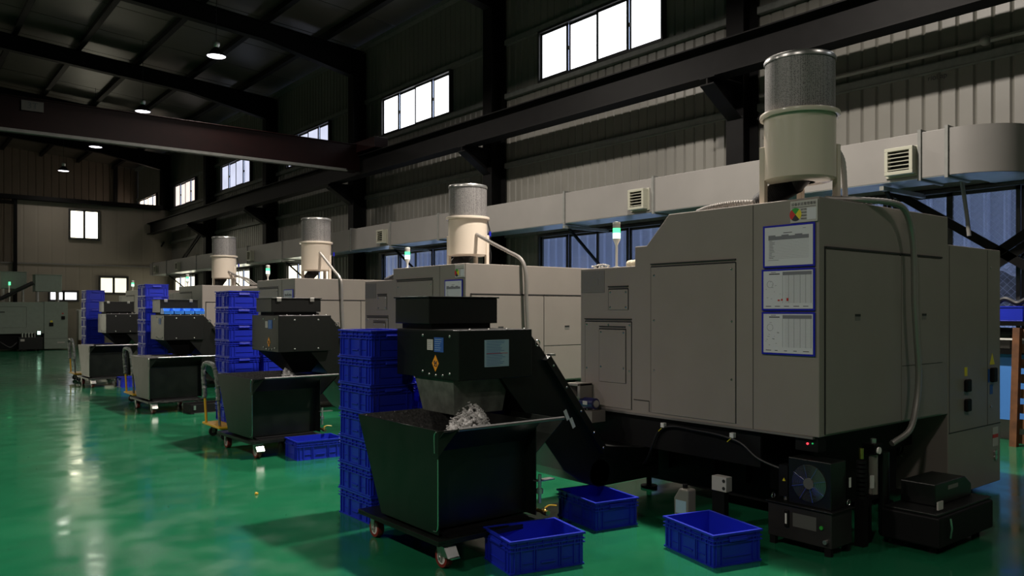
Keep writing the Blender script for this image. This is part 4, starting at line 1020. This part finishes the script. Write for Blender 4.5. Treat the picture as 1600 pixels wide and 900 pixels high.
for zz in (.285, .335): MB().cyl((-.008, .0, zz), (-.0062, .0, zz), .012, 14).build('hole', 'gap', bp)

# ================================================================== RIGHT EDGE: rack, board, pallet
o = thing('wooden_pallet', 'orange brown wooden pallet leaning upright against the wall at the right edge', 'pallet', (9.72, 2.66, 0))
lean = .10
def lb(mb, y0, y1, z0, z1, dx=0, t=.02):
    mb.hexa([(lean*(z0/1.3)+dx, y0, z0), (lean*(z0/1.3)+dx+t, y0, z0), (lean*(z0/1.3)+dx+t, y1, z0), (lean*(z0/1.3)+dx, y1, z0)], [(lean*(z1/1.3)+dx, y0, z1), (lean*(z1/1.3)+dx+t, y0, z1), (lean*(z1/1.3)+dx+t, y1, z1), (lean*(z1/1.3)+dx, y1, z1)])
for y0 in (0, .36, .72):
    p = MB(); lb(p, y0, y0+.07, 0, 1.30, .0, .08); p.build('stringer', 'wood', o)
for k in range(8):
    p = MB(); lb(p, -.02, .72 if True else .81, .03+.165*k, .13+.165*k, .0805); p.build('deck_board', 'wood', o)
o = thing('storage_rack', 'black steel rack against the wall at the right edge', 'rack', (9.95, 1.6, 0))
for y0 in (0, 2.35): MB().box(0, y0, 0, .05, y0+.05, 1.45).box(.28, y0, 0, .33, y0+.05, 1.45).build('post', 'steel', o)
for zz in (1.32, 1.0): MB().box(0, .05, zz, .33, 2.35, zz+.05).build('shelf', 'steel', o)
MB().box(-.01, .05, 1.16, .0, 2.36, 1.18).build('bright_strip', 'white', o)
MB().box(.10, .10, .25, .12, 2.38, .995).build('pale_blue_board', 'blue_board', o)
for k in range(3):
    q = thing('storage_bin', ['dark blue storage bin on the rack, closest to the machine', 'dark blue storage bin on the rack, middle one at the frame edge', 'dark blue storage bin on the rack beyond the frame edge'][k], 'bin', (9.96, 3.40-.42*k, 1.3705), 0, 'blue bins on the wall rack')
    MB().box(.01, 0, 0, .30, .36, .01).box(.01, 0, .01, .02, .36, .17).box(.29, 0, .01, .30, .36, .17).box(.02, 0, .01, .29, .01, .17).box(.02, .35, .01, .29, .36, .17).build('bin_body', 'blue', q, bevel=.003)
    MB().box(0, -.005, .155, .0095, .365, .17).build('rim', 'blue', q)
q = tag(MB().tube(smoothpts([(0, -.2, .0), (0, -.1, .04), (0, .0, .0), (0, .12, .05), (0, .22, .0)], 6), .03, 8).build('black_cover', 'rubber', smooth=True, loc=(10.1, 3.5, 1.575)), 'rumpled black cover lying on the dark blue bins at the right edge', 'cover')

# ================================================================== FAR LEFT: older lathe and things around it
o = thing('old_lathe', 'green grey older lathe at the far left end of the hall', 'machine', (2.2, 34.0, 0))
MB().box(0, 0, .62, 2.62, 1.6, 1.78).build('enclosure', 'sage', o, bevel=.01)
cb = MB().box(2.62, -.02, .04, 3.40, 1.6, 1.80).build('cabinet', 'sage', o, bevel=.01)
MB().box(2.63, -.022, .42, 3.39, -.0205, .428).build('seam', 'gap', cb)
MB().box(2.78, -.05, .88, 2.92, -.021, 1.02).build('socket', 'matt_black', cb, bevel=.01); MB().box(2.82, -.024, 1.03, 2.90, -.021, 1.10).build('yellow_label', 'label_yellow', cb)
MB().box(3.18, -.06, 1.14, 3.30, -.021, 1.26).build('main_switch', 'matt_black', cb, bevel=.01); MB().box(3.20, -.023, 1.34, 3.26, -.021, 1.38).build('red_label', 'red', cb)
MB().box(3.05, -.023, .25, 3.30, -.021, .30).build('nameplate', 'label_grey', cb)
dr = MB().box(.5, -.012, .85, 2.05, -.0005, 1.60).build('door', 'sage', o, bevel=.004); MB().box(1.2, -.03, 1.40, 1.38, -.0125, 1.43).build('pull', 'matt_black', dr)
MB().box(2.05, -.002, .85, 2.06, -.0005, 1.60).box(.5, -.014, 1.601, 2.05, -.0005, 1.61).build('door_gap', 'gap', o)
MB().box(.1, .15, .06, 2.55, 1.4, .6195).build('base', 'matt_black', o)
for x_ in (.3, 2.3): MB().cyl((x_, .3, 0), (x_, .3, .0595), .07, 16).cyl((x_, 1.2, 0), (x_, 1.2, .0595), .07, 16).build('foot', 'steel', o)
hu = thing('hydraulic_unit', 'small dark hydraulic unit with a green light in front of the far old lathe', 'hydraulic unit', (3.95, 33.45, 0))
MB().box(0, 0, .06, .75, .42, .50).build('oil_tank', 'black', hu, bevel=.01)
for x_ in (.1, .65): MB().box(x_-.03, .05, 0, x_+.03, .37, .0595).build('foot', 'matt_black', hu)
for k in range(5): MB().cyl((.12+.1*k, .1, .5005), (.12+.1*k, .1, .66), .03, 12).build('valve', 'zinc', hu, smooth=True)
MB().box(.58, -.02, .60, .68, .0, .72).build('green_lamp', 'led_pale', hu); MB().box(.56, .0005, .5005, .70, .1, .74).build('lamp_case', 'matt_black', hu)
MB().box(.05, -.006, .36, .18, -.0006, .44).build('plate', 'label_grey', hu)
MB().tube(smoothpts([(-.0, .2, .35), (-.25, .1, .15), (-.5, .15, .30), (-.7, .3, .45)], 6), .03, 8).build('hose', 'rubber', hu, smooth=True)
def topbox(loc, s, label):
    o = thing('machine_top_box', label, 'box', loc)
    MB().box(0, 0, 0, *s).build('case', 'sage', o, bevel=.01)
    MB().box(-.02, -.02, s[2]+.0005, s[0]+.02, s[1]+.02, s[2]+.02).build('lid', 'sage', o)
    for x_ in (.08, s[0]-.12): MB().box(x_, .1, -loc[2]+1.80, x_+.05, s[1]-.1, -.0005).build('leg', 'zinc', o)
    return o
topbox((4.56, 34.15, 2.18), (.87, .7, .62), 'green grey box standing on the far old lathe, right of two')
topbox((3.52, 34.6, 2.28), (.82, .7, .62), 'green grey box on the far old lathe, left of two')
o = thing('cable_chain', 'black cable chains arching up to the boxes on the far old lathe', 'cable chain', (3.2, 34.1, 1.8))
for k in range(2): MB().tube(smoothpts([(-.3, .0+.2*k, .03), (.25, .02+.2*k, .10), (.8, .02+.2*k, .42), (1.30, .02+.2*k, .70)], 10), .07, 8, rib=.06).build('chain', 'rubber', o, smooth=True)
o = thing('work_lamp_post', 'pale post with a green beacon beyond the far old lathe', 'beacon', (3.75, 34.2, 1.80))
MB().cyl((0, 0, 0), (0, 0, .60), .02, 10).build('post', 'zinc', o, smooth=True); MB().cyl((0, 0, .60), (0, 0, .72), .035, 14).build('green_lamp', 'led_green', o, smooth=True)
# clutter past the old lathe
rr = random.Random(9)
for k, (x_, y_, w_, h, m, nm, lab) in enumerate([(6.05, 34.5, .35, 1.5, 'zinc', 'tool_cabinet', 'pale narrow tool cabinet between the far lathe and the crate stacks'),
        (6.55, 35.2, .5, 1.0, 'label_blue', 'blue_bin_stand', 'blue bin stand at the far end between lathe and crates'), (5.95, 33.6, .35, .35, 'wood', 'carton', 'brown carton on the floor beside the far lathe')]):
    o = thing(nm, lab, 'cabinet' if 'cabinet' in nm else ('stand' if 'stand' in nm else 'carton'), (x_, y_, 0))
    MB().box(0, 0, .0, w_, .4, h).build('body', m, o, bevel=.01)
    MB().box(.02, -.012, h*.5, w_-.02, -.0005, h*.9).build('front_panel', m, o, bevel=.004); MB().box(w_*.4, -.03, h*.66, w_*.6, -.0125, h*.70).build('handle', 'matt_black', o)
# workbench with parts at the end window
o = thing('workbench', 'pale workbench below the end wall windows', 'bench', (6.6, 35.9, 0))
MB().box(0, 0, 1.50, 3.0, .7, 1.55).build('top', 'white', o, bevel=.005)
for x_ in (.05, 2.9):
    for y_ in (.05, .6): MB().box(x_, y_, 0, x_+.05, y_+.05, 1.4995).build('leg', 'zinc', o)
MB().box(.1, .3, .7, 2.85, .6, .73).build('shelf', 'zinc', o)
